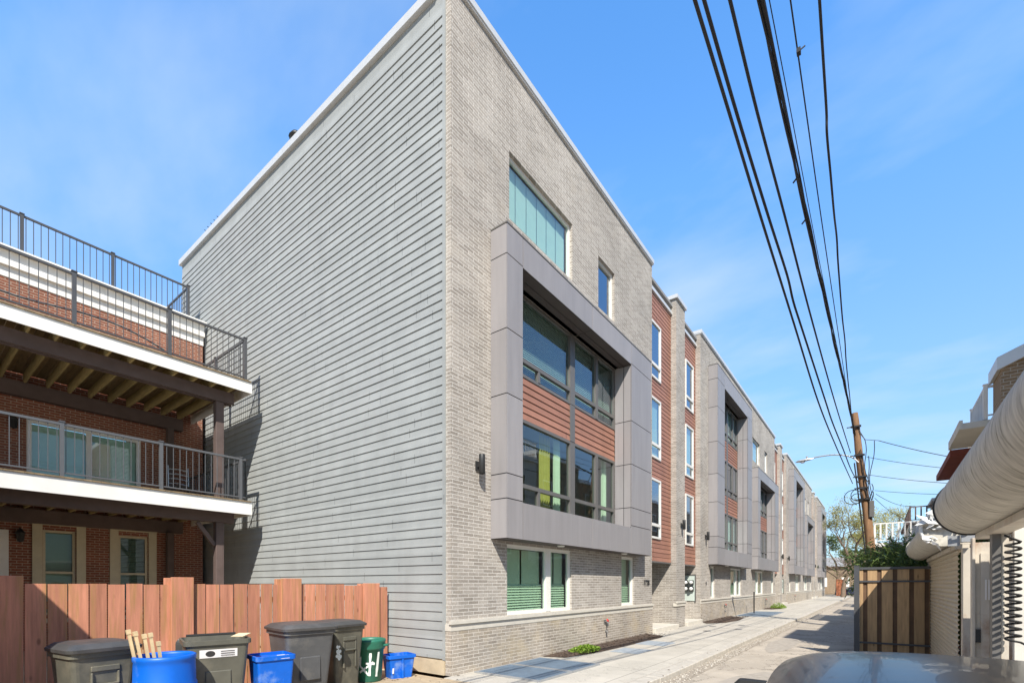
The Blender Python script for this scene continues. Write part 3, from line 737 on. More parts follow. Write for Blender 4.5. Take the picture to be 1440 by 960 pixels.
# recessed stair bays between the brick fronts
RECESS = [(16.35, 22.1, 18.9, 19.95), (41.4, 47.3, 43.9, 45.0), (67.0, 72.8, 69.4, 70.5)]
XR = XF - .2
for (a, b, pa, pb_) in RECESS:
    pier = MB()
    pier.box(XF - .02, XF - .019, pa, pb_, 0, .01)
    pier.quad((XF, pa, 0), (XF, pb_, 0), (XF, pb_, 12.9), (XF, pa, 12.9)); pier.quad((XF, pa, 0), (XF, pa, 12.9), (XF - 2, pa, 12.9), (XF - 2, pa, 0))
    pier.quad((XF, pb_, 0), (XF - 2, pb_, 0), (XF - 2, pb_, 12.9), (XF, pb_, 12.9)); pier.quad((XF - 2, pa, 0), (XF - 2, pa, 12.9), (XF - 2, pb_, 12.9), (XF - 2, pb_, 0))
    pier.build('brick_pier', M['greybrick'], bld)
    c = MB(); c.box(XF - .6, XF + .07, pa - .07, pb_ + .07, 12.9, 13.04); c.build('pier_cap', M['coping'], bld)
    c = MB(); c.box(XF + .002, XF + .03, pa - .03, pb_ + .03, .832, .955); c.box(XF + .002, XF + .06, pa - .05, pb_ + .05, .957, 1.02); c.box(XF - .12, XF, pa - .03, pa - .002, .832, .955)
    c.build('stone_band', M['stone'], bld)
    for (ra, rb, wa, wb) in ((a, pa, a + .38, a + 1.32), (pb_, b, pb_ + .75, pb_ + 1.72)):
        s = MB()
        rects = [(wa - .05, wb + .05, z0 - .05, z1 + .05) for z0, z1 in ((3.42, 5.5), (6.35, 8.45), (9.25, 11.2))]
        zs = [2.55] + [z for r in rects for z in (r[2], r[3])] + [12.3]
        for k in range(len(zs) - 1):
            if k % 2 == 0: laps_x(s, XR - .02, ra + .002, rb - .002, zs[k], zs[k + 1], .152, .014)
            else:
                laps_x(s, XR - .02, ra + .002, rects[0][0], zs[k], zs[k + 1], .152, .014); laps_x(s, XR - .02, rects[0][1], rb - .002, zs[k], zs[k + 1], .152, .014)
        s.build('stair_siding', M['redsiding'], bld, recalc=False)
        for wz, r in enumerate(rects):
            window_x(bld, XR + .03, r[0], r[1], r[2], r[3], bars_z=((r[2] + .5, .1),), w=.075, glassm='blueglass', blind='shade' if wz == 1 else None)
        m = MB(); m.box(XR - 2.2, XR - .16, ra + .01, rb - .01, 2.75, 2.8); m.box(XR - 2.2, XR - 2.1, ra + .01, rb - .01, 2.8, 12.3); m.build('stair_interior', M['room'], bld)
        c = MB(); c.box(XR - .4, XR + .05, ra + .005, rb - .005, 12.3, 12.42); c.build('parapet_coping', M['coping'], bld)
        railing(bld, [((XR - .1, ra + .05), (XR - .1, rb - .05))], 12.42, .42, 'charcoal', 'charcoal', spacing=.1, name='roof_railing')
        # entry porch below: soffit, back wall, step and door
        m = MB(); m.box(XR - 1.8, XR, ra + .004, rb - .004, 2.5, 2.548); m.build('porch_soffit', M['bronze'], bld)
        m = MB(); m.quad((XF - 1.75, ra, 0), (XF - 1.75, rb, 0), (XF - 1.75, rb, 2.5), (XF - 1.75, ra, 2.5)); m.build('porch_wall', M['greybrick'], bld, recalc=False)
        d = MB(); d.box(XF - 1.75, XF - 1.7, ra + .5, ra + 1.45, .16, 2.3); dr = d.build('entry_door', M['charcoal'], bld)
        d = MB(); d.box(XF - 1.7, XF - 1.64, ra + .6, ra + .63, 1.0, 1.3); d.build('handle', M['galv'], dr)
        m = MB(); m.bbox(XF - 1.74, XF + .12, ra + .03, rb - .03, -.02, .16, .01); m.build('entry_step', M['stone'], bld)
    # electric meters on the side wall of the second entry
    yb_ = b - .004
    mp_ = MB(); mp_.box(-7.02, -6.52, yb_ - .03, yb_, .96, 2.1)
    mp_.box(-7.06, -7.02, yb_ - .05, yb_, .92, 2.14, 1); mp_.box(-6.52, -6.48, yb_ - .05, yb_, .92, 2.14, 1); mp_.box(-7.02, -6.52, yb_ - .05, yb_, 2.1, 2.14, 1)
    mpo = mp_.build('meter_board', [M['meterpanel'], M['bronze']], bld)
    for mx in (-6.9, -6.66):
        for mz in (1.78, 1.5):
            q = MB(); q.box(mx - .09, mx + .09, yb_ - .12, yb_ - .031, mz - .11, mz + .1, 1)
            st = len(q.v); q.lathe([(0, .13), (.05, .125), (.075, .09), (.08, 0)], (0, 0), 18)
            q.xform(Matrix.Translation((mx, yb_ - .12, mz)) @ Matrix.Rotation(rad(90), 4, 'X'), st)
            q.build('electric_meter', [M['meterglass'], M['black']], mpo)

# wall lamps, house numbers, hose taps
for y, z in ((7.13, 4.05), (19.45, 4.08), (22.85, 3.9), (31.85, 3.9), (44.5, 3.95), (47.9, 3.95), (57.4, 3.95), (69.9, 3.95), (73.4, 3.95)):
    l = MB(); l.lathe([(0, z + .19), (.06, z + .19), (.062, z + .185), (.062, z - .185), (.055, z - .19), (.05, z - .15), (0, z - .15)], (XF + .13, y), 20)
    l.box(XF + .001, XF + .03, y - .055, y + .055, z - .11, z + .07); l.box(XF + .03, XF + .08, y - .03, y + .03, z - .05, z + .03)
    l.build('wall_lamp', M['black'], bld)
RXY = Matrix(((0, 0, 1, 0), (1, 0, 0, 0), (0, 1, 0, 0), (0, 0, 0, 1)))
for txt, y, z, size in (('1728', 15.82, 1.75, .26), ('9', 22.95, 1.72, .24), ('5', 41.1, 1.72, .22), ('1', 47.75, 1.72, .22)):
    v, f = text_mesh(txt, size, .015)
    q = MB(); q.add(v, f); q.xform(Matrix.Translation((XF + .02, y, z)) @ RXY)
    q.build('house_number', M['black'], bld)
for y in (12.66, 26.2, 37.4, 52.0):
    q = MB(); q.tube([(XF + .02, y, .62), (XF + .1, y, .62), (XF + .13, y, .58), (XF + .14, y, .5)], .022, 8); q.box(XF + .022, XF + .035, y - .06, y + .06, .56, .68)
    tap = q.build('hose_tap', M['bronze'], bld)
    q = MB(); q.lathe([(0, .0), (.05, 0), (.05, .015), (0, .015)], (0, 0), 14); q.xform(Matrix.Translation((XF + .1, y + .02, .66)) @ Matrix.Rotation(rad(60), 4, 'Y'))
    q.build('handle', M['redvalve'], tap)
    q = MB(); q.tube([(XF + .02, y + .05, .36), (XF + .07, y + .05, .34), (XF + .08, y + .05, .28)], .03, 8); q.build('drain_spout', M['bronze'], bld)

# things on the roof edge
t = thing('roof_vent', 'thin roof vent pipe with a small hood near the middle of the roof edge', 'vent', (-12.9, 6.95, 12.7))
q = MB(); q.tube([(-12.9, 6.95, 12.7), (-12.9, 6.95, 14.0)], .035, 8); q.tube([(-12.62, 6.95, 12.7), (-12.62, 6.95, 13.9)], .03, 6)
q.build('pipe', M['galv'], t)
q = MB(); q.lathe([(0, 14.16), (.12, 14.13), (.2, 14.0), (.05, 13.96)], (-12.78, 6.95), 12); q.build('hood', M['black'], t)
t = thing('tv_antenna', 'small dark antenna mast with slanted arms at the rear end of the roof edge', 'antenna', (-18.3, 6.9, 12.7))
q = MB(); q.tube([(-18.3, 6.9, 12.7), (-18.3, 6.9, 13.75)], .022, 6); q.build('mast', M['black'], t)
q = MB(); q.tube([(-18.45, 6.9, 13.8), (-17.9, 6.9, 13.6), (-16.9, 6.9, 13.72)], .02, 6)
for k in range(5): q.tube([(-18.2 + k * .25, 6.65, 13.72), (-18.2 + k * .25, 7.15, 13.62)], .012, 5)
q.build('arm', M['black'], t)

# ------------------------------------------------------------------ pavement furniture: grates, plates, beds
def grate(x0, x1, y0, y1, label, split):
    t = thing('light_well_grate', label, 'grate', ((x0 + x1) / 2, (y0 + y1) / 2, 0), 'steel light well grates in the pavement')
    b = MB(); b.box(x0 + .02, x1 - .02, y0 + .02, y1 - .02, .001, .006); b.build('well_cover', M['wellfloor'], t)
    fr_ = MB()
    f = MB()
    ys = [y0 + (y1 - y0) * k / split for k in range(split + 1)]
    for k in range(split):
        a, b_ = ys[k] + .015, ys[k + 1] - .015
        fr_.box(x0, x1, a, a + .05, .002, .03); fr_.box(x0, x1, b_ - .05, b_, .002, .03); fr_.box(x0, x0 + .05, a + .05, b_ - .05, .002, .03); fr_.box(x1 - .05, x1, a + .05, b_ - .05, .002, .03)
        n = int((x1 - x0) / .05)
        for i in range(1, n):
            x = x0 + (x1 - x0) * i / n; f.box(x - .015, x + .015, a + .05, b_ - .05, .008, .026)
        for i in range(1, 9):
            y = a + (b_ - a) * i / 9; f.box(x0 + .05, x1 - .05, y - .006, y + .006, .006, .022)
    fr_.build('frame', M['galv'], t)
    f.build('grating', M['grate'], t)
grate(-6.18, -4.66, 6.9, 9.2, 'blue grey steel grate in the pavement nearest the corner of the grey building', 2)
grate(-6.1, -4.5, 27.6, 33.0, 'long blue grey steel grate in the pavement beside a thin black post', 4)
for i, (x, y, w, l, lab) in enumerate((( -5.0, 11.6, .7, .9, 'bluish steel hatch plate in the pavement beside the nearer mulch bed'),
                                    (-5.1, 13.5, .85, .95, 'larger bluish steel hatch plate in front of the tip of the nearer mulch bed'))):
    q = MB(); q.bbox(x - w / 2, x + w / 2, y - l / 2, y + l / 2, .001, .012, .004); q.box(x - w / 2 - .05, x - w / 2 - .01, y - l / 2, y + l / 2, .001, .008); q.box(x + .1, x + .2, y - .02, y + .02, .012, .02)
    tag(q.build('hatch_plate', M['plate'], origin=(x, y, 0)), lab, 'hatch', 'steel hatch plates in the pavement')
for i, (x, y, lab) in enumerate(((-4.95, 18.2, 'small round utility cover in the pavement nearest the first entry step'), (-5.3, 20.3, 'small round utility cover in front of the second entry step'),
                              (-4.2, 19.6, 'small round utility cover towards the kerb in front of the brick pier'), (-4.5, 21.6, 'small round utility cover furthest along the pavement before the second grate'))):
    q = MB(); q.lathe([(0, .010), (.13, .010), (.14, .002)], (x, y), 20); tag(q.build('utility_cover', M['bronze'], origin=(x, y, 0)), lab, 'cover', 'small utility covers in the pavement')
def bed(poly, name='mulch_bed'):
    q = MB(); n = len(poly); cx0 = sum(p[0] for p in poly) / n; cy0 = sum(p[1] for p in poly) / n
    ring = [(x, y, .012) for x, y in poly]; inner = [(cx0 + (x - cx0) * .7, cy0 + (y - cy0) * .85, .055 + random.uniform(-.012, .012)) for x, y in poly]
    q.add(ring + inner, [(i, (i + 1) % n, n + (i + 1) % n, n + i) for i in range(n)] + [tuple(range(n, 2 * n))])
    return q, cx0, cy0
def chips(q, poly, n):
    xs = [p[0] for p in poly]; ys = [p[1] for p in poly]
    for k in range(n):
        x = random.uniform(min(xs), max(xs)); y = random.uniform(min(ys), max(ys)); a = random.uniform(0, 3.1); l = random.uniform(.02, .05)
        z = .05 + random.uniform(0, .02); dx, dy = l * math.cos(a), l * math.sin(a)
        q.add([(x - dx, y - dy, z), (x + dy * .3, y - dx * .3, z + .012), (x + dx, y + dy, z), (x - dy * .3, y + dx * .3, z + .006)], [(0, 1, 2, 3)])
for poly, nm in (([(-6.27, 9.4), (-5.75, 9.6), (-5.55, 11.0), (-5.5, 13.0), (-5.5, 15.0), (-5.62, 15.6), (-6.27, 15.9)], 1), ([(-6.27, 22.3), (-5.9, 21.6), (-5.35, 22.6), (-5.2, 24.5), (-5.4, 26.5), (-6.27, 27.2)], 2), ([(-6.27, 36.3), (-5.7, 36.4), (-5.3, 38.0), (-5.6, 39.8), (-6.27, 40.2)], 3)):
    q, a_, b_ = bed(poly); chips(q, [(p[0] * .97 - .15, p[1]) for p in poly], 500 if nm < 3 else 100)
    o = q.build('mulch_bed', M['mulch']); o['kind'] = 'structure'
def ground_plant(x, y, r, h, label, n):
    q = MB()
    for k in range(n):
        a = random.uniform(0, 6.28); d = r * math.sqrt(random.random()); px, py = x + d * math.cos(a) * .7, y + d * math.sin(a) * 1.5
        z = .05 + h * random.random() * (1 - (d / r) ** 2 * .8); s = random.uniform(.018, .04)
        u = Vector((random.gauss(0, 1), random.gauss(0, 1), random.gauss(0, .6))).normalized() * s; w_ = Vector((random.gauss(0, .5), random.gauss(0, .5), 1)).cross(u).normalized() * s
        p = Vector((px, py, z)); q.add([p - u, p - w_ * .6, p + u, p + w_ * .6], [(0, 1, 2, 3)])
    tag(q.build('groundcover_plant', M['clover'], origin=(x, y, 0), recalc=False), label, 'plant', 'lime green plants in the mulch beds')
ground_plant(-5.85, 10.7, .42, .14, 'low lime green groundcover clump in the mulch bed near the corner', 1400)
ground_plant(-5.55, 38.0, .7, .4, 'taller bright green clump in the furthest mulch bed', 1500)
q = MB(); q.tube([(-5.75, 30.8, 0), (-5.75, 30.8, 1.25)], .035, 10); q.lathe([(.09, 0), (.09, .02), (.04, .03)], (-5.75, 30.8), 14); q.lathe([(.04, 1.25), (0, 1.28)], (-5.75, 30.8), 10)
tag(q.build('post', M['black'], origin=(-5.75, 30.8, 0)), 'thin black steel post standing by the pavement grate', 'post')

# ------------------------------------------------------------------ the red brick house on the left with its two decks
XH = -17.3
hs = thing('brick_house', 'red brick rowhouse with two timber decks and metal railings stacked on its rear', 'house', (XH, 6.2, 0))
w = MB()
HW = [(2.25, 4.65, 3.9, 5.95), (2.55, 3.2, .9, 3.12), (4.12, 4.82, .9, 3.1), (0.2, 1.75, .2, 2.95)]
wall_x(w, XH, -6, 6.28, -.02, 9.35, HW, .12)
w.quad((XH, 6.28, -.02), (XH - 8, 6.28, -.02), (XH - 8, 6.28, 9.35), (XH, 6.28, 9.35)); w.quad((XH, -6, -.02), (XH, -6, 9.35), (XH - 8, -6, 9.35), (XH - 8, -6, -.02))
w.build('wall', M['redbrick'], hs)
q = MB(); q.box(XH - 8, XH + .02, -6, 6.29, 9.36, 9.62); q.box(XH - 8, XH + .1, -6.05, 6.31, 9.622, 9.75); q.box(XH - 8, XH + .06, -6.03, 6.3, 9.752, 9.98); q.box(XH - 8, XH + .18, -6.1, 6.33, 9.982, 10.08)
q.build('cornice', M['white'], hs)
q = MB(); q.box(XH - 8, XH - .1, -5.9, 6.2, 10.082, 10.12); q.build('roof', M['roofgrey'], hs)
q = MB()
for a, b, c, d in HW: q.quad((XH - 1.6, a - .4, c - .2), (XH - 1.6, b + .4, c - .2), (XH - 1.6, b + .4, d + .2), (XH - 1.6, a - .4, d + .2)); q.quad((XH - 1.6, a - .4, c), (XH - .13, a - .4, c), (XH - .13, b + .4, c), (XH - 1.6, b + .4, c))
q.build('room_interior', M['room'], hs, recalc=False)
window_x(hs, XH - .03, 2.25, 4.65, 3.9, 5.95, bars_y=((3.48, .12),), w=.1, mat='white', glassm='tealglass', blind='shade', blind_from=0.0, name='sliding_door')
for a, b, c, d in HW[1:3]:
    window_x(hs, XH - .05, a, b, c, d, bars_z=(((c + d) / 2, .06),), w=.06, mat='cream', glassm='darkglass', blind='shade' if a < 3 else 'slats', blind_from=.0 if a > 3 else .0)
    q = MB(); q.box(XH + .002, XH + .05, a - .2, a - .01, c - .1, d + .12); q.box(XH + .002, XH + .05, b + .01, b + .2, c - .1, d + .12); q.box(XH + .002, XH + .07, a - .2, b + .2, d + .122, d + .24); q.box(XH + .002, XH + .09, a - .22, b + .22, c - .2, c - .102)
    q.build('window_casing', M['cream'], hs)
q = MB(); q.box(XH - .1, XH - .05, .2, 1.75, .2, 2.95); q.box(XH + .002, XH + .05, .02, .19, .1, 3.06); q.box(XH + .002, XH + .05, 1.76, 1.93, .1, 3.06)
q.build('back_door', M['white'], hs)
for y, z in ((2.12, 2.9), (2.0, 5.72)):
    q = MB(); q.lathe([(0, z + .2), (.03, z + .19), (.09, z + .1), (.1, z + .08), (.08, z + .07), (.065, z - .12), (0, z - .15)], (XH + .17, y), 12); q.box(XH + .001, XH + .04, y - .06, y + .06, z - .05, z + .1); q.tube([(XH + .03, y, z + .05), (XH + .1, y, z + .24), (XH + .17, y, z + .19)], .015, 6)
    q.build('wall_lantern', M['black'], hs)
XD, YE, YS = -13.2, 5.96, -5.0
def deck(zt, fascia, rail_mat, posts):
    f = MB(); f.box(XD - .03, XD, YS, YE, zt - fascia, zt); f.box(XH + .02, XD - .031, YE - .028, YE, zt - fascia, zt); f.build('deck_fascia', M['white'], hs)
    b = MB(); y = YS + .02
    while y < YE - .06: b.box(XH + .02, XD + .03, y, min(y + .138, YE - .03), zt + .002, zt + .03); y += .145
    b.build('deck_boards', M['deckwood'], hs)
    j = MB(); y = YE - .4
    while y > YS: j.box(XH + .05, XD - .035, y - .02, y + .02, zt - .25, zt - .002); y -= .42
    j.build('deck_joists', M['greenwood'], hs)
    b = MB(); b.box(XD - .72, XD - .64, YS, YE - .25, zt - .54, zt - .252); b.box(XD - .55, XD - .47, YS, YE - .25, zt - .54, zt - .252); b.build('deck_beam', M['brownwood'], hs)
    b = MB(); b.box(XH + .01, XH + .2, YS, YE - .3, zt - .6, zt - .252); b.build('ledger_beam', M['brownwood'], hs)
    r = railing(hs, [((XD - .08, YS), (XD - .08, YE - .14)), ((XD - .08, YE - .14), (XH + .1, YE - .14))], zt + .03, 1.08, rail_mat, rail_mat, spacing=.135,
                posts=[(XD - .08, y) for y in posts] + [(XD - 1.9, YE - .14), (XH + .15, YE - .14)], br=.0125)
deck(7.02, .28, 'charcoal', (-2.6, -.95, .74, 2.43, 4.12, 5.82))
deck(3.86, .33, 'railgrey', (-2.9, -1.2, .5, 2.24, 3.95, 5.7))
for y in (-3.5, 1.0 - 1.2, 5.38):
    for z0, z1 in ((-.1, 3.86 - .541), (3.9, 7.02 - .541)):
        q = MB(); q.bbox(XD - .69, XD - .5, y - .095, y + .095, z0, z1, .008); (q.bar((XD - .595, y - .1, z1 - .6), (XD - .595, y - .5, z1 - .04), .09) if z0 < 1 else None); q.build('deck_post', M['brownwood'], hs)
for z0, z1 in ((-.1, 3.25), (3.9, 6.4)):
    q = MB(); q.bbox(XH + .21, XH + .38, 5.2, 5.37, z0, z1, .008); q.build('deck_post', M['brownwood'], hs)
railing(hs, [((XH - .25, -5.5), (XH - .25, 5.95)), ((XH - .25, 5.95), (XH - 4, 5.95))], 10.1, 1.08, 'charcoal', 'charcoal', spacing=.14, posts=[(XH - .25, y) for y in (-2.0, .2, 2.2, 4.05, 5.95)], name='roof_railing')
q = MB()                                                           # string of lights / hose sagging on the railings
for zb, y0, y1, s in ((8.05, -3, 5.7, .12), ):
    pass
pts = [(XD - .2, .2 + .35 * k, 7.62 - .16 * math.sin(k * .55) - .04 * k) for k in range(12)]
q.tube(pts, .02, 6); q.build('hose', M['railgrey'], hs)
# chairs and a grill cover read as dark shapes behind the lower railing
ch = thing('deck_chair', 'dark metal chair with curved back slats on the lower deck', 'chair', (-15.2, 5.0, 3.9))
q = MB(); q.bbox(-15.45, -14.95, 4.75, 5.25, 4.32, 4.36, .01); q.build('seat', M['black'], ch)
q = MB()
for k in range(4): q.tube([(-15.42, 4.78, 4.46 + k * .13), (-15.5, 5.0, 4.5 + k * .13), (-15.42, 5.22, 4.46 + k * .13)], .015, 6)
q.tube([(-15.42, 4.76, 4.36), (-15.46, 4.76, 4.95)], .016, 6); q.tube([(-15.42, 5.24, 4.36), (-15.46, 5.24, 4.95)], .016, 6); q.build('backrest', M['galv'], ch)
for x in (-15.42, -14.98):
    for y in (4.78, 5.22):
        q = MB(); q.tube([(x, y, 3.89), (x, y, 4.32)], .016, 6); q.build('leg', M['black'], ch)

# unseen brick block, added to the south so its roof edge shades the fence
gs = thing('fence_shade_block', 'unseen low red brick block with flat roof, added to shade the left end of the fence', 'garage', (-9, -2, 0))
q = MB(); q.box(-13.5, -5.7, -7, -.5, -.1, 3.5); q.build('wall', M['redbrick'], gs)
q = MB(); q.box(-13.6, -5.6, -7.1, -.42, 3.502, 3.7); q.build('roof', M['white'], gs)
q = MB(); q.box(-5.699, -5.66, -6, -2, 0, 2.4); q.build('block_door', M['shutter'], gs)

# ------------------------------------------------------------------ the red stained fence
fx = -8.0
fe = thing('wood_fence', 'red stained board fence with wider taller post boards in front of the brick house', 'fence', (fx, 3, 0))
b = MB(); posts_y = [(-2.6, -2.25), (-.95, -.6), (.72, 1.01), (2.44, 2.77), (4.02, 4.42), (5.64, 6.06)]
y = -3.4
while y < 6.3:
    wd = random.uniform(.17, .195); e = min(y + wd, 6.34)
    h = 1.70 + random.uniform(-.008, .008) - max(0, (y - 5.0)) * .05
    lean = random.uniform(-.004, .004)
    b.add([(fx - .02, y, -.05), (fx, y, -.05), (fx, e, -.05), (fx - .02, e, -.05), (fx - .02 + lean, y + .003, h), (fx + lean, y + .003, h), (fx + lean, e - .003, h), (fx - .02 + lean, e - .003, h)],
          [(0, 3, 2, 1), (4, 5, 6, 7), (0, 1, 5, 4), (1, 2, 6, 5), (2, 3, 7, 6), (3, 0, 4, 7)])
    y = e + random.uniform(.007, .016)
b.build('fence_boards', M['redwood'], fe)
b = MB()
for z in (.3, 1.4): b.box(fx - .07, fx - .024, -3.4, 6.3, z, z + .09)
b.build('fence_rail', M['redwood'], fe)
for a, c in posts_y:
    q = MB(); top = 1.80 if a < 5 else 1.72
    q.bbox(fx + .008, fx + .05, a + .05, c, -.05, top, .004); q.bbox(fx - .11, fx - .024, a, a + .12, -.05, top - .01, .004)
    q.build('fence_post', M['redwood'], fe)

# ------------------------------------------------------------------ bins along the fence
def rrect(cx, cy, hx, hy, z, r, n=4):
    pts = []
    for qx, qy, a0 in ((1, 1, 0), (-1, 1, 90), (-1, -1, 180), (1, -1, 270)):
        for k in range(n + 1):
            a = rad(a0 + 90 * k / n); pts.append((cx + qx * (hx - r) + r * math.cos(a), cy + qy * (hy - r) + r * math.sin(a), z))
    return pts
def loft(mb, rings, cap0=True, cap1=True, mi=0):
    n = len(rings[0]); v = [p for r in rings for p in r]; f = []
    for i in range(len(rings) - 1):
        for k in range(n): f.append((i * n + k, i * n + (k + 1) % n, (i + 1) * n + (k + 1) % n, (i + 1) * n + k))
    mb.add(v, f, mi, False)
    if cap0: mb.add(rings[0][::-1], [tuple(range(n))], mi)
    if cap1: mb.add(rings[-1], [tuple(range(n))], mi)
    return mb
BZ = -.012
def cart(name, label, loc, rotz, mat, h=1.02, hx=.31, hy=.36, lid='closed', sticker=None, group='wheeled rubbish carts by the fence', recess=False):
    """wheeled cart; front towards +x, hinge and handle at -x"""
    t = thing(name, label, 'rubbish cart', loc, group)
    t.rotation_euler = (0, 0, rotz)
    b = MB()
    rings = [rrect(0, 0, hx * .76, hy * .74, .06, .05), rrect(0, 0, hx * .78, hy * .77, .2, .06), rrect(0, 0, hx * .94, hy * .94, h * .86, .06), rrect(.0, 0, hx * .96, hy * .96, h - .09, .06),
             rrect(0, 0, hx * 1.03, hy * 1.03, h - .085, .07), rrect(0, 0, hx * 1.03, hy * 1.03, h - .03, .07), rrect(0, 0, hx * .97, hy * .97, h - .028, .06), rrect(0, 0, hx * .9, hy * .9, h - .2, .05), rrect(0, 0, hx * .72, hy * .7, .12, .05)]
    loft(b, rings, True, True)
    b.bbox(-hx * 1.0, -hx * .55, -hy * .5, hy * .5, .06, .24, .02)
    if recess:
        b.bbox(hx * .86, hx * .965, -hy * .42, -hy * .34, h * .35, h * .75, .008); b.bbox(hx * .86, hx * .965, hy * .34, hy * .42, h * .35, h * .75, .008); b.bbox(hx * .9, hx * .975, -hy * .42, hy * .42, h * .76, h * .82, .008)
        b.tube([(hx * .955, -hy * .36, h * .62), (hx * .955, hy * .36, h * .62)], .014, 8)
    else:
        b.bbox(hx * .84, hx * .915, -hy * .4, hy * .4, h * .3, h * .62, .012)
    b.build('body', M[mat], t, origin=(0, 0, 0))
    for s in (-1, 1):
        wv = MB(); prof = [(.03, -.035), (.13, -.035), (.145, -.02), (.145, .02), (.13, .035), (.03, .035)]
        wv.lathe(prof, (0, 0), 24); wv.xform(Matrix.Translation((-hx * .86, s * hy * .78, .145)) @ Matrix.Rotation(rad(90), 4, 'X'))
        wv.build('wheel', M['rubber'], t, origin=(0, 0, 0))
    hb = MB(); hb.tube([(-hx * 1.06, -hy * .8, h - .02), (-hx * 1.06, hy * .8, h - .02)], .022, 8); hb.build('hinge_bar', M['rubber'], t, origin=(0, 0, 0))
    hd = MB(); hd.tube([(-hx * .95, -hy * .7, h - .1), (-hx * 1.28, -hy * .7, h - .05), (-hx * 1.33, 0, h - .04), (-hx * 1.28, hy * .7, h - .05), (-hx * .95, hy * .7, h - .1)], .018, 8)
    hd.build('handle', M[mat], t, origin=(0, 0, 0))
    if lid != 'none':
        l = MB(); hxl, hyl = hx * 1.1, hy * 1.1
        loft(l, [rrect(.01, 0, hxl, hyl, 0, .08), rrect(.01, 0, hxl * 1.01, hyl * 1.01, .035, .08), rrect(.0, 0, hxl * .95, hyl * .93, .055, .08), rrect(-.02, 0, hxl * .86, hyl * .8, .085, .08), rrect(-.03, 0, hxl * .5, hyl * .5, .1, .06)])
        l.bbox(hxl * .72, hxl * .98, -hyl * .2, hyl * .2, .03, .05, .01)
        if lid == 'closed': l.xform(Matrix.Translation((0, 0, h - .027)))
        elif lid == 'ajar': l.xform(Matrix.Translation((-hxl, 0, h - .02)) @ Matrix.Rotation(rad(-5), 4, 'Y') @ Matrix.Translation((hxl, 0, 0)))
        elif lid == 'hang': l.xform(Matrix.Translation((-hx * 1.32, 0, h - .03)) @ Matrix.Rotation(rad(98), 4, 'Y') @ Matrix.Translation((hxl, 0, 0)))
        l.build('lid', M['cartlid'], t, origin=(0, 0, 0))
    if sticker:
        y0, y1, z0, z1 = sticker
        def xs(z): return hx * (.78 + (.94 - .78) * (z - .2) / (h * .86 - .2)) + .005
        s = MB(); s.add([(xs(z0), y0, z0), (xs(z0), y1, z0), (xs(z1), y1, z1), (xs(z1), y0, z1)], [(0, 1, 2, 3)])
        so = s.build('sticker', M['sticker'], t, origin=(0, 0, 0), recalc=False)
        s = MB(); n = 16; zc, yc = (z0 + z1) / 2, y0 + (y1 - y0) * .28; rr = (z1 - z0) * .36
        s.add([(xs(zc) + .003 + .3 * rr * math.sin(2 * math.pi * k / n) * (xs(z1) - xs(z0)) / (z1 - z0) * 3.3, yc + rr * 1.4 * math.cos(2 * math.pi * k / n), zc + rr * math.sin(2 * math.pi * k / n)) for k in range(n)], [tuple(range(n))])
        for i in range(3): s.add([(xs(zc) + .006, y0 + (y1 - y0) * .55, zc - .03 + i * .025), (xs(zc) + .006, y1 - .03, zc - .03 + i * .025), (xs(zc) + .007, y1 - .03, zc - .022 + i * .025), (xs(zc) + .007, y0 + (y1 - y0) * .55, zc - .022 + i * .025)], [(0, 1, 2, 3)])
        s.build('printed_mark', M['ink'], so, origin=(0, 0, 0), recalc=False)
    return t
cart('rubbish_cart', 'olive grey wheeled cart with closed lid at the left end of the bins', (-6.95, 1.44, BZ), rad(8), 'olivecart', h=1.02, hx=.30, hy=.31, recess=True)
cart('rubbish_cart', 'open olive grey wheeled cart with a white sticker, right of the blue barrel', (-6.72, 2.58, BZ), rad(-14), 'olivecart', h=1.06, hx=.33, hy=.35, lid='hang', sticker=(-.2, .2, .82, .92))
cart('rubbish_cart', 'largest charcoal wheeled cart with a crooked lid beside the tall blue bin', (-6.85, 3.80, BZ), rad(-6), 'toter', h=1.08, hx=.36, hy=.37, lid='closed')
cart('rubbish_cart', 'dark wheeled cart with a lift bar and white paint smear next to the green can', (-7.08, 4.58, BZ), rad(4), 'olivecart', h=1.06, hx=.3, hy=.3, recess=True)
# a scrap of cardboard on the open cart
sc_ = MB(); sc_.add([(-6.62, 2.72, 1.03), (-6.46, 2.80, 1.035), (-6.5, 2.92, 1.07), (-6.66, 2.84, 1.065)], [(0, 1, 2, 3)]); sc_.add([(-6.62, 2.72, 1.026), (-6.46, 2.80, 1.031), (-6.5, 2.92, 1.066), (-6.66, 2.84, 1.061)], [(3, 2, 1, 0)])
tag(sc_.build('cardboard_scrap', M['paper'], origin=(-6.56, 2.8, 1.03)), 'pale scrap of cardboard resting on the rim of the open olive cart', 'scrap')
# spray paint on the dark cart
t = [o for o in col.objects if o.name == 'rubbish_cart.003'][0]
q = MB(); pts = [(.262 + .02 * 0, -.20 + .02 * math.sin(k * 1.9), .62 - k * .035) for k in range(6)]
for k in range(26):
    y, z, r = -.2 + random.gauss(0, .022), .62 + random.gauss(0, .05), random.uniform(.01, .028); x = .30 * (.78 + .16 * (z - .2) / .71) + .004
    q.add([(x, y + r * math.cos(a * .785), z + r * math.sin(a * .785) * 1.2) for a in range(8)], [tuple(range(8))])
q.build('paint_smear', M['spray'], t, origin=(0, 0, 0), recalc=False)

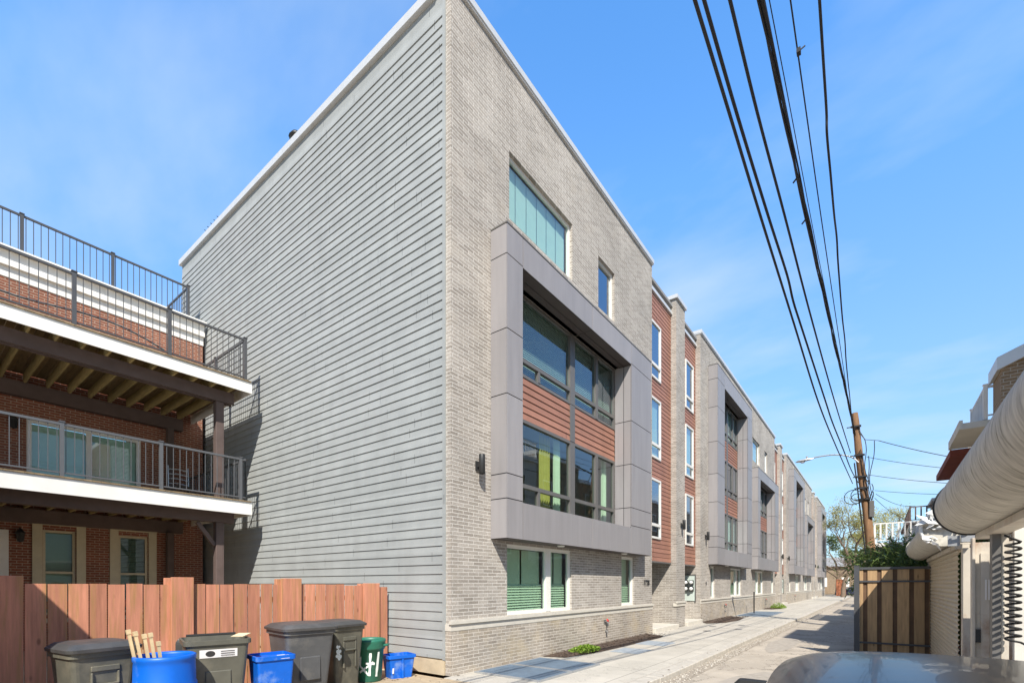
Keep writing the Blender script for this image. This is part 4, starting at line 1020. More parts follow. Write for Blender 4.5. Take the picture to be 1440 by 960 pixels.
# blue barrel with sawn sticks
t = thing('plastic_barrel', 'blue open plastic barrel holding a bundle of pale sawn sticks', 'barrel', (-6.36, 1.93, BZ))
q = MB(); q.lathe([(0, .02), (.26, .0), (.285, .03), (.29, .2), (.3, .22), (.3, .27), (.29, .29), (.292, .5), (.305, .53), (.305, .6), (.292, .63), (.288, .82), (.285, .86), (.295, .88), (.295, .92), (.275, .93), (.268, .9), (.27, .5), (.27, .08), (0, .07)], (0, 0), 40)
q.build('body', M['blueplastic'], t, origin=(0, 0, 0))
for i, (dx, dy, tx, ty, L) in enumerate(((-.02, -.13, -.06, -.32, 1.22), (.03, -.09, -.02, -.27, 1.2), (.06, -.06, .02, -.20, 1.17), (.08, -.01, .04, -.15, 1.18), (.05, .03, .05, -.08, 1.08), (-.08, -.1, -.12, -.28, 1.14))):
    q = MB(); a = Vector((-6.36 + dx, 1.93 + dy, .09 + BZ)); b_ = Vector((-6.36 + tx, 1.93 + ty, L + BZ)); q.bar(a, b_, .03, .026); d_ = (b_ - a).normalized(); q.bar(b_ - d_ * .045, b_ + d_ * .003, .042, .038)
    lab = ('tallest pale stick at the left of the bundle in the blue barrel', 'pale stick second from the left in the blue barrel bundle', 'pale stick third from the left in the blue barrel bundle',
           'pale stick fourth from the left in the blue barrel bundle', 'shortest pale stick at the right of the bundle in the blue barrel', 'pale stick leaning behind the others in the blue barrel')[i]
    tag(q.build('wooden_stick', M['palewood'], origin=tuple(a)), lab, 'stick', 'sawn sticks in the blue barrel')

# tall blue recycling bin
t = thing('recycling_bin', 'tall square bright blue recycling bin between the open cart and the largest charcoal cart', 'recycling bin', (-6.45, 3.16, BZ), 'blue recycling bins by the fence')
t.rotation_euler = (0, 0, rad(-10))
q = MB(); loft(q, [rrect(0, 0, .17, .18, 0, .03), rrect(0, 0, .215, .225, .72, .03), rrect(0, 0, .235, .245, .725, .04), rrect(0, 0, .235, .245, .78, .04), rrect(0, 0, .215, .225, .785, .03), rrect(0, 0, .18, .19, .1, .03)])
for y in (-.1, .0, .1): q.bbox(.17, .2, y - .012, y + .012, .08, .6, .004)
q.build('body', M['blueplastic'], t, origin=(0, 0, 0))
q = MB(); loft(q, [rrect(0, 0, .212, .222, .70, .03), rrect(0, 0, .16, .17, .755, .05)]); q.build('lid', M['blueplastic'], t, origin=(0, 0, 0))
q = MB(); q.add([(.02, .06, .765), (.12, .06, .755), (.12, .16, .755), (.02, .16, .765)], [(0, 1, 2, 3)]); q.add([(.21, .05, .786), (.237, .05, .74), (.237, .16, .74), (.21, .16, .786)], [(0, 1, 2, 3)]); q.build('sticker', M['sticker'], t, origin=(0, 0, 0), recalc=False)

# green can with sprayed marks
t = thing('rubbish_can', 'round green plastic can with white spray painted strokes', 'rubbish can', (-7.22, 5.27, BZ))
q = MB(); q.lathe([(0, 0), (.2, 0), (.215, .02), (.255, .56), (.27, .565), (.285, .60), (.285, .69), (.295, .71), (.285, .745), (.262, .745), (.255, .70), (.2, .06), (0, .05)], (0, 0), 36)
for a in (35, 215):
    q.bbox(0, 0.001, 0, 0.001, 0, 0.001, .0001); st = len(q.v); q.bbox(.275, .35, -.07, .07, .62, .655, .01); q.xform(Matrix.Rotation(rad(a), 4, 'Z'), st)
q.build('body', M['greenplastic'], t, origin=(0, 0, 0))
q = MB()
def stroke(pts, wd):
    """ribbon lying on the can's wall; pts are (angle in degrees, height)"""
    L, Rr = [], []
    for i, (a, z) in enumerate(pts):
        a2, z2 = pts[min(i + 1, len(pts) - 1)]; a1, z1 = pts[max(i - 1, 0)]
        da, dz = rad(a2 - a1) * .24, z2 - z1; l = math.hypot(da, dz) or 1; ww = wd * random.uniform(.75, 1.2)
        for lst, s in ((L, 1), (Rr, -1)):
            aa = rad(a) - s * dz / l * ww / .24; zz = z + s * da / l * ww; r = .215 + .04 * (zz - .02) / .54 + .004
            lst.append((r * math.cos(aa), r * math.sin(aa), zz))
    n = len(L); q.add(L + Rr, [(i, i + 1, n + i + 1, n + i) for i in range(n - 1)])
A0 = -36.2
def sweep(a, b, n=7): return [(A0 + a[0] + (b[0] - a[0]) * k / n, a[1] + (b[1] - a[1]) * k / n) for k in range(n + 1)]
stroke(sweep((6, .52), (2, .12)), .02); stroke(sweep((40, .53), (33, .10)), .022)
stroke(sweep((-34, .46), (-38, .30)), .016); stroke(sweep((-38, .30), (-2, .14)), .018); stroke(sweep((-40, .18), (18, .36)), .018); stroke(sweep((-14, .34), (24, .33)), .02)
q.build('painted_mark', M['spray'], t, origin=(0, 0, 0), recalc=False)

# low blue bin at the wall
t = thing('recycling_bin', 'low wide blue recycling bin with a notched rim against the grey siding', 'recycling bin', (-7.08, 5.82, BZ), 'blue recycling bins by the fence')
t.rotation_euler = (0, 0, rad(-16))
q = MB(); loft(q, [rrect(0, 0, .15, .2, 0, .03), rrect(0, 0, .18, .245, .36, .03), rrect(0, 0, .205, .27, .365, .04), rrect(0, 0, .205, .27, .42, .04), rrect(0, 0, .18, .245, .422, .03), rrect(0, 0, .15, .2, .05, .03)])
q.bbox(.13, .2, -.02, .02, .0, .36, .006); q.build('body', M['blueplastic'], t, origin=(0, 0, 0))
q = MB(); q.add([(.183, -.2, .1), (.183, -.17, .1), (.186, -.165, .2), (.186, -.195, .2)], [(0, 1, 2, 3)]); q.build('sticker', M['sticker'], t, origin=(0, 0, 0), recalc=False)

# ------------------------------------------------------------------ right side: roller gates, door, wooden gate, hedge
XG = .96
def roller(name, label, y0, y1, closed, xg=XG, r=.245, cz=2.53):
    t = thing(name, label, 'roller gate', (xg, (y0 + y1) / 2, -.11), 'roller gates across the parking pads')
    c = MB(); cx = xg - .42 + r; n = 48
    prof = [(cz, 0)]
    ring = []
    ny = max(2, int((y1 - y0) / .5))
    v = []; f = []
    for i in range(ny + 1):
        y = y0 + (y1 - y0) * i / ny
        for k in range(n): a = 2 * math.pi * k / n; v.append((cx + r * math.cos(a), y, cz + r * math.sin(a)))
    for i in range(ny):
        for k in range(n): f.append((i * n + k, i * n + (k + 1) % n, (i + 1) * n + (k + 1) % n, (i + 1) * n + k))
    c.add(v, f, 0, True)
    c.build('roller_housing', M['housing'], t)
    e = MB()
    for ya, yb, rr in ((y1, y1 + .03, r + .018), (y0 - .03, y0, r + .018)):
        ring = [(cx + rr * math.cos(2 * math.pi * k / n), cz + rr * math.sin(2 * math.pi * k / n)) for k in range(n)]
        e = MB(); e.prism(ring, 'y', ya, yb)
        e.build('end_cap', M['housing'] if closed else M['black'], t)
    b = MB(); b.box(xg - .06, xg + .1, y0, y1, 2.22, 2.285); b.box(xg + .0, xg + .16, y0, y1, 2.287, 2.36); b.build('lintel', M['rustwhite'], t)
    if closed:
        s = MB(); z = -.1; k = 0; h = .075
        while z < 2.22:
            zz = min(z + h, 2.22); m_ = (z + zz) / 2
            s.quad((xg, y0 + .05, z), (xg, y1 - .02, z), (xg - .022, y1 - .02, m_ - .012), (xg - .022, y0 + .05, m_ - .012)); s.quad((xg - .022, y0 + .05, m_ - .012), (xg - .022, y1 - .02, m_ - .012), (xg - .022, y1 - .02, m_ + .015), (xg - .022, y0 + .05, m_ + .015)); s.quad((xg - .022, y0 + .05, m_ + .015), (xg - .022, y1 - .02, m_ + .015), (xg, y1 - .02, zz), (xg, y0 + .05, zz)); z = zz
        s.build('curtain_slats', M['shutter'], t, recalc=False)
        g_ = MB(); z = -.1
        g_.box(xg - .035, xg + .05, y1 - .02, y1 + .03, -.1, 2.22)
        while z < 2.2: g_.box(xg - .04, xg - .03, y1 - .015, y1 + .02, z, z + .03); z += .06
        g_.build('guide_rail', M['galv'], t)
    return t
r2 = roller('roller_gate', 'closed beige slatted roller gate with a torn white end on its housing', 9.62, 14.85, True)
# torn membrane on the near end of the housing
q = MB(); random.seed(11)
for k in range(26):
    a = random.uniform(-.2, 4.2); rr = random.uniform(.1, .27); cx, cz = XG - .175, 2.53
    p = Vector((cx + rr * math.cos(a), 9.58 - random.uniform(0, .08), cz + rr * math.sin(a))); s = random.uniform(.05, .13)
    pts = [p + Vector((random.gauss(0, s), random.gauss(0, .03), random.gauss(0, s * .7))) for _ in range(4)]
    q.add(pts, [(0, 1, 2, 3)])
q.tube([(XG - .175 + .27 * math.cos(a_ * .25), 9.6, 2.53 + .27 * math.sin(a_ * .25)) for a_ in range(2, 17)], .025, 6)
q.build('torn_membrane', M['torn'], r2, recalc=False)
r1 = roller('roller_gate', 'open roller gate whose long weathered housing fills the right edge', 1.2, 7.72, False, r=.325, cz=2.615)
q = MB(); q.box(XG - .02, XG + .045, 6.98, 7.12, -.1, 2.22); q.build('gate_post', M['bronze'], r1)
q = MB(); q.box(XG + .05, XG + .105, 7.0, 7.1, -.1, 2.21); q.build('jamb', M['rustwhite'], r1)
# bracket between the two gates
q = MB(); q.box(XG - .02, XG + .12, 9.3, 9.5, 2.3, 2.45); q.box(XG - .16, XG - .03, 9.35, 9.38, 2.25, 2.4); q.tube([(XG - .1, 9.3, 2.4), (XG - .02, 9.2, 2.5), (XG + .03, 9.3, 2.4)], .02, 6); q.build('bracket', M['galv'], r2)
# coiled hose hanging on the jamb
q = MB(); pts = []
for k in range(15 * 14):
    a = 2 * math.pi * k / 14; z = 2.12 - (2.12 - 1.12) * k / (15 * 14); sp = .055
    pts.append((XG + .112 + sp * math.cos(a), 6.85 + sp * math.sin(a), z))
pts += [(XG + .2, 6.8, 1.1), (XG + .5, 6.8, 1.1)]
q.tube([(XG + .07, 6.97, 2.2)] + pts, .0115, 6)
tag(q.build('coiled_hose', M['rubber'], origin=(XG + .2, 6.72, 2.1)), 'black coiled hose hanging on the jamb of the open roller gate', 'hose')
# wall with pedestrian door between the gates (faces the camera), and the pad walls
t = thing('side_door', 'rust streaked white steel door with sunlight stripes modelled as white slats between the two roller gates', 'door', (1.4, 8.62, -.11))
q = MB(); q.bbox(1.0, 1.72, 8.6, 8.64, -.1, 2.24, .004); q.box(1.05, 1.13, 8.585, 8.599, .2, 2.1); q.build('door_leaf', M['rustwhite'], t)
q = MB(); q.box(1.0, 1.05, 8.57, 8.598, .95, 1.12); q.build('handle', M['black'], t)
q = MB()
for k in range(5): q.box(1.09 + k * .03, 1.105 + k * .03, 8.574, 8.584, 1.5, 1.76)
q.build('vent', M['white'], t)  # white slats stand in for stripes of sunlight on the door
q = MB(); q.prism([(1.11, .42), (1.19, .48), (1.19, .36)], 'y', 8.58, 8.598); q.build('warning_mark', M['black'], t)
q = MB(); q.bbox(.965, .998, 8.56, 8.7, -.1, 2.3, .006); q.bbox(.965, 1.1, 9.42, 9.6, -.1, 2.22, .006); q.build('door_post', M['rustwhite'], t)
q = MB(); q.box(1.2, 4.8, 7.6, 7.7, -.1, 3.15); tag(q.build('pad_wall', M['paleboard'], origin=(3.2, 7.65, -.1)), 'white painted wall beside the coiled hose, its unseen rest added to shade the side door', 'wall')  # edge seen by the hose; tall unseen rest added to shade the door

# wooden gate standing open across the lane edge
t = thing('wood_gate', 'raw board gate in a dark steel frame standing open beside the closed roller gate', 'gate', (.25, 14.42, -.1))
b = MB(); x = -.36
for wd in (.155, .27, .29, .30, .27, .08):
    b.box(x, min(x + wd - .085, .93), 14.4, 14.42, .0, 2.05); x += wd
b.build('gate_boards', M['gatewood'], t)
b = MB(); x = -.36
for wd in (.155, .27, .29, .30, .27): x += wd; b.box(x - .10, x + .02, 14.425, 14.445, .0, 2.05)
b.build('backing_boards', M['gateback'], t)
b = MB(); b.box(-.36, .95, 14.375, 14.398, 2.055, 2.11); b.box(-.36, .95, 14.37, 14.398, 1.75, 1.79); b.box(-.36, .95, 14.37, 14.398, .28, .32); b.box(-.36, .95, 14.375, 14.398, -.03, .0); b.build('frame', M['charcoal'], t)
b = MB(); b.box(-.47, -.365, 14.36, 14.46, -.11, 2.14); b.box(-.475, -.36, 14.355, 14.465, 2.14, 2.155); b.build('gate_post', M['charcoal'], t)

def leaves(q, n, centre, radii, size, flat=.5, shell=.55):
    for k in range(n):
        d = Vector((random.gauss(0, 1), random.gauss(0, 1), random.gauss(0, 1))).normalized() * (shell + (1 - shell) * random.random()) if random.random() < .8 else Vector((random.uniform(-1, 1), random.uniform(-1, 1), random.uniform(-1, 1)))
        p = Vector((centre[0] + d.x * radii[0], centre[1] + d.y * radii[1], centre[2] + d.z * radii[2]))
        s = size * random.uniform(.6, 1.3)
        u = Vector((random.gauss(0, 1), random.gauss(0, 1), random.gauss(0, 1))).normalized() * s
        w_ = u.cross(Vector((random.gauss(0, 1), random.gauss(0, 1), random.gauss(0, 1)))).normalized() * s * flat
        q.add([p - u, p - w_, p + u, p + w_], [(0, 1, 2, 3)])
random.seed(5)
t = thing('hedge', 'dense dark green evergreen hedge rising over the wooden gate', 'hedge', (.6, 17.5, -.1))
q = MB()
for k in range(44):
    cx, cy = random.uniform(-.3, 2.2), random.uniform(15.5, 18.8); top = random.uniform(2.55, 3.05)
    leaves(q, 520, (cx, cy, top * .75), (.5, .5, top * .26), .075, .22)
leaves(q, 5000, (1.1, 17.4, 1.3), (1.35, 1.9, 1.4), .09, .3)
q.build('foliage', M['hedgeleaf'], t, recalc=False)
q = MB()
for k in range(8): x, y = random.uniform(-.4, 1.8), random.uniform(16, 19); q.tube([(x, y, -.1), (x + .1, y, 1.2), (x, y + .1, 2.3)], [.05, .04, .015], 6)
q.build('stem', M['bark'], t)

# ------------------------------------------------------------------ houses behind the pads on the right
def simple_windows(parent, X, ys, zs, w_, h_):
    """windows on a wall facing -X"""
    for y in ys:
        for z in zs:
            f = MB(); f.box(X - .04, X - .004, y, y + .07, z, z + h_); f.box(X - .04, X - .004, y + w_ - .07, y + w_, z, z + h_); f.box(X - .04, X - .004, y + .07, y + w_ - .07, z, z + .07); f.box(X - .04, X - .004, y + .07, y + w_ - .07, z + h_ - .07, z + h_); f.box(X - .035, X - .004, y + .07, y + w_ - .07, z + h_ / 2 - .03, z + h_ / 2 + .03)
            fo = f.build('window', M['whiteframe'], parent)
            p = MB(); p.box(X - .015, X - .005, y + .07, y + w_ - .07, z + .07, z + h_ - .07); p.build('pane', M['carglass'], fo)
ROW = 'rowhouses behind the parking pads'
row = [(9.4, 13.1, 11.7, 'redbrick', 'tall red brick rowhouse nearest on the right behind the open parking pad'),
       (13.1, 20.5, 10.6, 'stucco', 'beige stucco rowhouse behind the closed roller gate'),
       (20.5, 26.0, 9.6, 'paleboard', 'pale boarded rowhouse with a white roof deck railing on the right'),
       (26.0, 32.0, 10.3, 'brownbrick', 'brown brick rowhouse behind the white porch on the right'),
       (32.0, 38.5, 9.4, 'redbrick', 'red brick rowhouse beyond the dark timber roof deck'),
       (38.5, 45.5, 10.4, 'paleboard', 'pale boarded rowhouse far along the right side of the alley'),
       (45.5, 53.0, 9.8, 'brownbrick', 'brown brick rowhouse far along the right side of the alley'),
       (53.0, 61.0, 10.0, 'stucco', 'beige stucco rowhouse furthest along the right side of the alley')]
for (a, b, zt, mt, lab) in row:
    t = thing('rowhouse', lab, 'house', (5, (a + b) / 2, -.1), ROW)
    q = MB(); q.box(5, 13, a + .005, b - .005, -.1, zt); q.build('wall', M[mt], t)
    q = MB(); q.box(4.85, 13.1, a + .02, b - .02, zt + .002, zt + .25); q.build('cornice', M['white'], t)
    simple_windows(t, 5, [a + (b - a) * f for f in (.14, .6)], [z for z in (1.2, 4.2, 7.0) if z + 1.7 < zt - .3], 1.1, 1.7)
    if mt in ('paleboard',):
        railing(t, [((4.95, a + .1), (4.95, b - .1))], zt + .25, 1.0, 'white', 'white', spacing=.16, posts=[(4.95, a + .1), (4.95, (a + b) / 2), (4.95, b - .1)], br=.035)
# additions that show over the gate housings
t = thing('house_addition', 'brown brick house addition with a grey sloped coping above the long roller housing', 'house', (3.4, 13, -.1))
q = MB(); q.prism([(2.0, -.1), (4.99, -.1), (4.99, 7.4), (2.0, 6.1)], 'y', 13.9, 14.75); q.build('wall', M['brownbrick'], t)
q = MB(); q.prism([(1.93, 6.07), (5.0, 7.4), (5.0, 7.66), (1.93, 6.33)], 'y', 13.82, 14.8); q.build('coping', M['coping'], t)
t = thing('house_addition', 'cream house addition with deep eaves and a white roof railing', 'house', (3.4, 15.9, -.1))
q = MB(); q.box(2.3, 4.99, 14.86, 17.0, -.1, 5.2); q.build('wall', M['stucco'], t)
q = MB(); q.box(1.5, 4.99, 14.84, 16.9, 5.202, 5.34); q.box(1.46, 1.52, 14.8, 16.94, 5.2, 5.4); q.build('eaves', M['paleboard'], t)
railing(t, [((1.9, 14.9), (1.9, 16.8)), ((1.9, 14.9), (3.6, 14.9))], 5.36, .72, 'white', 'white', spacing=.2, posts=[(1.9, 14.9), (1.9, 16.8)], br=.05)
t = thing('house_addition', 'oxide red boarded house addition with an overhanging roof', 'house', (3.4, 19, -.1))
q = MB(); q.box(1.8, 4.99, 17.05, 20.6, -.1, 5.05); q.build('wall', M['rustred'], t)
q = MB(); q.box(1.5, 4.99, 17.02, 20.8, 5.052, 5.22); q.build('roof', M['rustred'], t)
simple_windows(t, 1.8, [18.2], [3.2], .9, 1.3)
# garage with white porch railing on its roof
t = thing('garage_block', 'low cream garage with a white balustrade round its roof deck behind the hedge', 'garage', (2.4, 28.5, -.1))
q = MB(); q.box(-.1, 4.9, 26.0, 31.0, -.1, 3.3); q.build('wall', M['stucco'], t)
q = MB(); q.box(-.22, 4.9, 25.9, 31.0, 3.302, 3.48); q.build('deck_edge', M['white'], t)
railing(t, [((-.12, 26.0), (2.9, 26.0)), ((-.12, 26.0), (-.12, 31.0))], 3.48, .82, 'white', 'white', spacing=.2, posts=[(-.12, 26.0), (1.4, 26.0), (2.9, 26.0)], br=.06)
t = thing('garage_block', 'pale two storey block with a dark timber roof deck railing far behind the hedge', 'garage', (3, 34, -.1))
q = MB(); q.box(1.25, 4.9, 32.0, 38.0, -.1, 4.75); q.build('wall', M['paleboard'], t)
q = MB(); q.box(1.1, 4.9, 31.85, 38.0, 4.752, 4.9); q.build('deck_edge', M['brownwood'], t)
q = MB(); q.box(2.35, 4.9, 33.0, 36, 4.902, 6.0); q.box(2.2, 4.9, 32.9, 36, 6.0, 6.15); q.build('penthouse', M['paleboard'], t)
railing(t, [((1.3, 32.0), (2.6, 32.0)), ((1.3, 32.0), (1.3, 37.8))], 4.9, .75, 'brownwood', 'brownwood', spacing=.2, posts=[(1.3, 32.0), (2.6, 32.0)], br=.06)

# ------------------------------------------------------------------ utility pole, cables, street lamp
pole = thing('utility_pole', 'leaning brown timber utility pole standing behind the hedge', 'pole', (.1, 23.5, -.1))
q = MB(); n = 24; pts, rs = [], []
for k in range(n + 1):
    z = -.1 + 8.6 * k / n; pts.append((.09 - .85 * (z + .1) / 8.6 + .012 * math.sin(z * 1.7), 23.5, z)); rs.append(.178 - .065 * k / n + .004 * math.sin(k * 2.3))
q.tube(pts, rs, 18); q.build('shaft', M['polewood'], pole)
def pxz(z): return .09 - .85 * (z + .1) / 8.6
q = MB()
for z in (7.9, 6.75, 5.9, 5.45, 5.0): q.box(pxz(z) - .17, pxz(z) + .17, 23.3, 23.42, z, z + .06); q.tube([(pxz(z) - .3, 23.36, z + .03), (pxz(z) - .12, 23.36, z + .03)], .02, 6)
for z in (7.39, 7.26): q.tube([(pxz(z), 23.4, z + .5), (-.42, 23.4, 7.38)], .012, 6)
q.tube([(-.45, 23.4, 7.38), (.0, 23.4, 7.26)], .01, 6)
q.build('hardware', M['black'], pole)
q = MB()
for x0, z0, z1, sag in ((-.42, 7.38, 5.6, .05), (-.12, 7.26, 5.0, .05), (-.3, 6.7, 4.9, .03), (-.55, 7.0, 4.6, .04), (-.2, 5.6, 4.7, .06), (-.16, 5.3, 4.65, .03), (-.62, 6.9, 5.6, .04)):
    q.tube([(x0 + sag * math.sin(k * .9) + (pxz(z0 + (z1 - z0) * k / 8) + .2 - x0) * (k / 8) * .9, 23.34, z0 + (z1 - z0) * k / 8) for k in range(9)], .014, 6)
q.tube([(pxz(z) - .19, 23.38, z) for z in (.5, 2, 3.5, 5, 6.5)], .025, 6)
q.build('riser_cable', M['cable'], pole)
q = MB(); q.bbox(pxz(4.9) + .12, pxz(4.9) + .28, 23.3, 23.45, 4.3, 4.95, .02); q.build('junction_box', M['bronze'], pole)
q = MB()
for cx, cz, r in ((-.78, 5.12, .3), (-.66, 5.06, .2), (-.6, 5.2, .26)): q.tube([(cx + r * math.cos(k * .35), 23.2 + .02 * math.sin(k), cz + r * .95 * math.sin(k * .35)) for k in range(19)], .014, 6)
tag(q.build('cable_coil', M['cable'], origin=(-.7, 23.2, 5.1)), 'spare black cable coiled in loops on the utility pole', 'cable')

CABLES = [
 ('leftmost thick black overhead cable crossing the sky', .0145, [(-1.1, 3.71, 6.1), (-1.09, 4.74, 6.03), (-1.07, 6.11, 5.9), (-1.03, 8.49, 5.7), (-0.99, 11.78, 5.48), (-0.93, 15.79, 5.5), (-0.81, 23.4, 5.7)]),
 ('second overhead cable from the left with kinks towards the pole', .015, [(-1.08, 3.88, 6.25), (-1.06, 4.89, 6.13), (-1.03, 6.34, 6.03), (-1.0, 7.57, 5.96), (-0.99, 8.1, 5.84), (-0.97, 8.9, 5.78), (-0.89, 12.19, 5.58), (-0.86, 13.66, 5.52), (-0.79, 16.37, 5.51), (-0.72, 19.64, 5.52), (-0.63, 23.4, 5.71)]),
 ('single black overhead cable midway between the left pair and the thick bundle', .0145, [(-0.97, 4.23, 6.5), (-0.97, 5.37, 6.45), (-0.96, 7.09, 6.45), (-0.94, 10.13, 6.4), (-0.92, 15.41, 6.55), (-0.88, 23.4, 6.93)]),
 ('thickest bundle of black overhead cables twisted together', .0, [(-0.95, 5.38, 7.6), (-0.93, 6.78, 7.57), (-0.91, 9.01, 7.59), (-0.9, 10.07, 7.57), (-0.86, 13.08, 7.62), (-0.85, 14.43, 7.64), (-0.79, 19.47, 7.75), (-0.74, 23.4, 7.6)]),
 ('thin pair of overhead wires just right of the thick bundle', .0, [(-0.94, 5.7, 7.9), (-0.93, 7.27, 7.88), (-0.91, 9.35, 7.78), (-0.9, 10.66, 7.76), (-0.88, 13.6, 7.82), (-0.86, 16.69, 7.94), (-0.81, 23.4, 8.2)]),
 ('thinnest overhead wire with a small clamp right of the bundle', .008, [(-0.73, 5.76, 7.8), (-0.74, 7.26, 7.79), (-0.75, 9.44, 7.75), (-0.77, 13.83, 7.78), (-0.79, 19.1, 7.8), (-0.81, 23.4, 7.95)]),
 ('rightmost wavy overhead cable', .013, [(-0.44, 5.36, 7.2), (-0.45, 5.86, 7.1), (-0.46, 6.4, 6.98), (-0.465, 6.55, 6.82), (-0.47, 7.17, 6.77), (-0.49, 8.06, 6.86), (-0.51, 8.95, 7.05), (-0.515, 9.3, 6.9), (-0.53, 10.04, 6.88), (-0.56, 11.44, 6.92), (-0.59, 13.0, 7.12), (-0.595, 13.6, 6.9), (-0.64, 15.78, 7.08), (-0.67, 17.42, 7.23), (-0.79, 23.4, 7.68)])]
def smooth(pts, n=6):
    out = []
    P = [Vector(p) for p in pts]; P = [P[0] * 2 - P[1]] + P + [P[-1] * 2 - P[-2]]
    for i in range(1, len(P) - 2):
        for k in range(n):
            t_ = k / n
            out.append(.5 * ((2 * P[i]) + (P[i + 1] - P[i - 1]) * t_ + (2 * P[i - 1] - 5 * P[i] + 4 * P[i + 1] - P[i + 2]) * t_ ** 2 + (3 * P[i] - P[i - 1] - 3 * P[i + 1] + P[i + 2]) * t_ ** 3))
    return out + [P[-2]]
for lab, r, pts in CABLES:
    m_ = (pts[0][0] - pts[-1][0]) / (pts[0][1] - pts[-1][1])
    ext = [(pts[0][0] + m_ * (-14 - pts[0][1]), -14, pts[0][2] + .75), (pts[0][0] + m_ * (-5 - pts[0][1]), -5, pts[0][2] + .22)]
    far = [(pts[-1][0] + .25, 44, pts[-1][2] - .5 + random.uniform(-.2, .2)), (pts[-1][0] + .4, 62, pts[-1][2] + random.uniform(-.2, .2))] if False else []
    P = [Vector(e_) for e_ in ext] + smooth(pts)
    q = MB()
    if 'bundle of' in lab:
        for i, ph in enumerate((0, 2.1, 4.2)): q.tube([p + Vector((.02 * math.cos(ph + p.y * 1.1), 0, .02 * math.sin(ph + p.y * 1.1))) for p in P], (.017, .014, .011)[i], 8)
        for y_ in (8.0, 9.0): q.tube([(-.98, y_, 7.5), (-.92, y_, 7.56)], .012, 6)
    elif 'thin pair' in lab:
        for s in (-1, 1): q.tube([p + Vector((.018 * s, 0, .01 * s)) for p in P], .006, 6)
    else:
        q.tube(P, r, 8)
    if 'clamp' in lab: q.box(-.74, -.70, 6.3, 6.36, 7.73, 7.78); q.tube([(-.72, 6.33, 7.76), (-.66, 6.35, 7.8)], .008, 5)
    tag(q.build('overhead_cable', M['cable'], origin=pts[-1]), lab, 'cable', 'overhead cables along the alley')
DROPS = [('highest service drop wire running from the pole to the houses on the right', (-.0, 23.4, 7.26), (5.0, 24.5, 5.6), .013), ('second service drop wire from the top on the right of the pole', (-.36, 23.4, 6.68), (5.0, 22, 5.0), .009),
         ('third service drop wire from the top on the right of the pole', (-.29, 23.4, 5.97), (5.0, 22.5, 4.8), .009), ('nearly level service drop wire lowest before the steep pair', (-.11, 23.4, 5.34), (5.0, 22, 4.6), .008),
         ('steep service drop wire reaching the dark roof deck', (-.07, 23.4, 5.2), (1.5, 32.0, 5.7), .009), ('lowest steep service drop wire to the pale block', (-.11, 23.4, 5.05), (1.35, 31.9, 4.95), .009)]
for lab, a, b, r in DROPS:
    A, B = Vector(a), Vector(b); q = MB(); q.tube([A.lerp(B, k / 12) - Vector((0, 0, .18 * 4 * (k / 12) * (1 - k / 12))) for k in range(13)], r, 6)
    tag(q.build('service_wire', M['cable'], origin=a), lab, 'cable', 'service wires from the pole to the houses')

t = thing('street_lamp', 'grey cobra head street lamp on a long arm fixed to the utility pole', 'street lamp', (-.6, 23.4, 6.5))
q = MB(); q.tube(smooth([(-.62, 23.38, 6.5), (-.86, 23.38, 6.76), (-1.38, 23.38, 6.93), (-1.99, 23.38, 6.94), (-2.2, 23.38, 6.9)]), .028, 8); q.build('arm', M['galv'], t)
q = MB(); st = len(q.v)
secs = [(-2.12, .03, .03), (-2.2, .06, .05), (-2.4, .11, .075), (-2.62, .13, .07), (-2.74, .07, .04), (-2.78, .01, .01)]
rings = []
for x, wy, hz_ in secs: rings.append([(x, 23.38 + wy * math.cos(k * math.pi / 6), 6.89 + (x + 2.12) * .09 + hz_ * (math.sin(k * math.pi / 6) if math.sin(k * math.pi / 6) > 0 else .5 * math.sin(k * math.pi / 6))) for k in range(12)])
loft(q, rings); q.tube([(-2.36, 23.38, 6.93), (-2.36, 23.38, 7.02)], .04, 8); q.build('lamp_head', M['galv'], t)
q = MB(); q.lathe([(0, -.06), (.06, -.05), (.09, -.02), (.09, 0)], (0, 0), 14); q.xform(Matrix.Translation((-2.52, 23.38, 6.82))); q.build('lens', M['clearlens'], t)

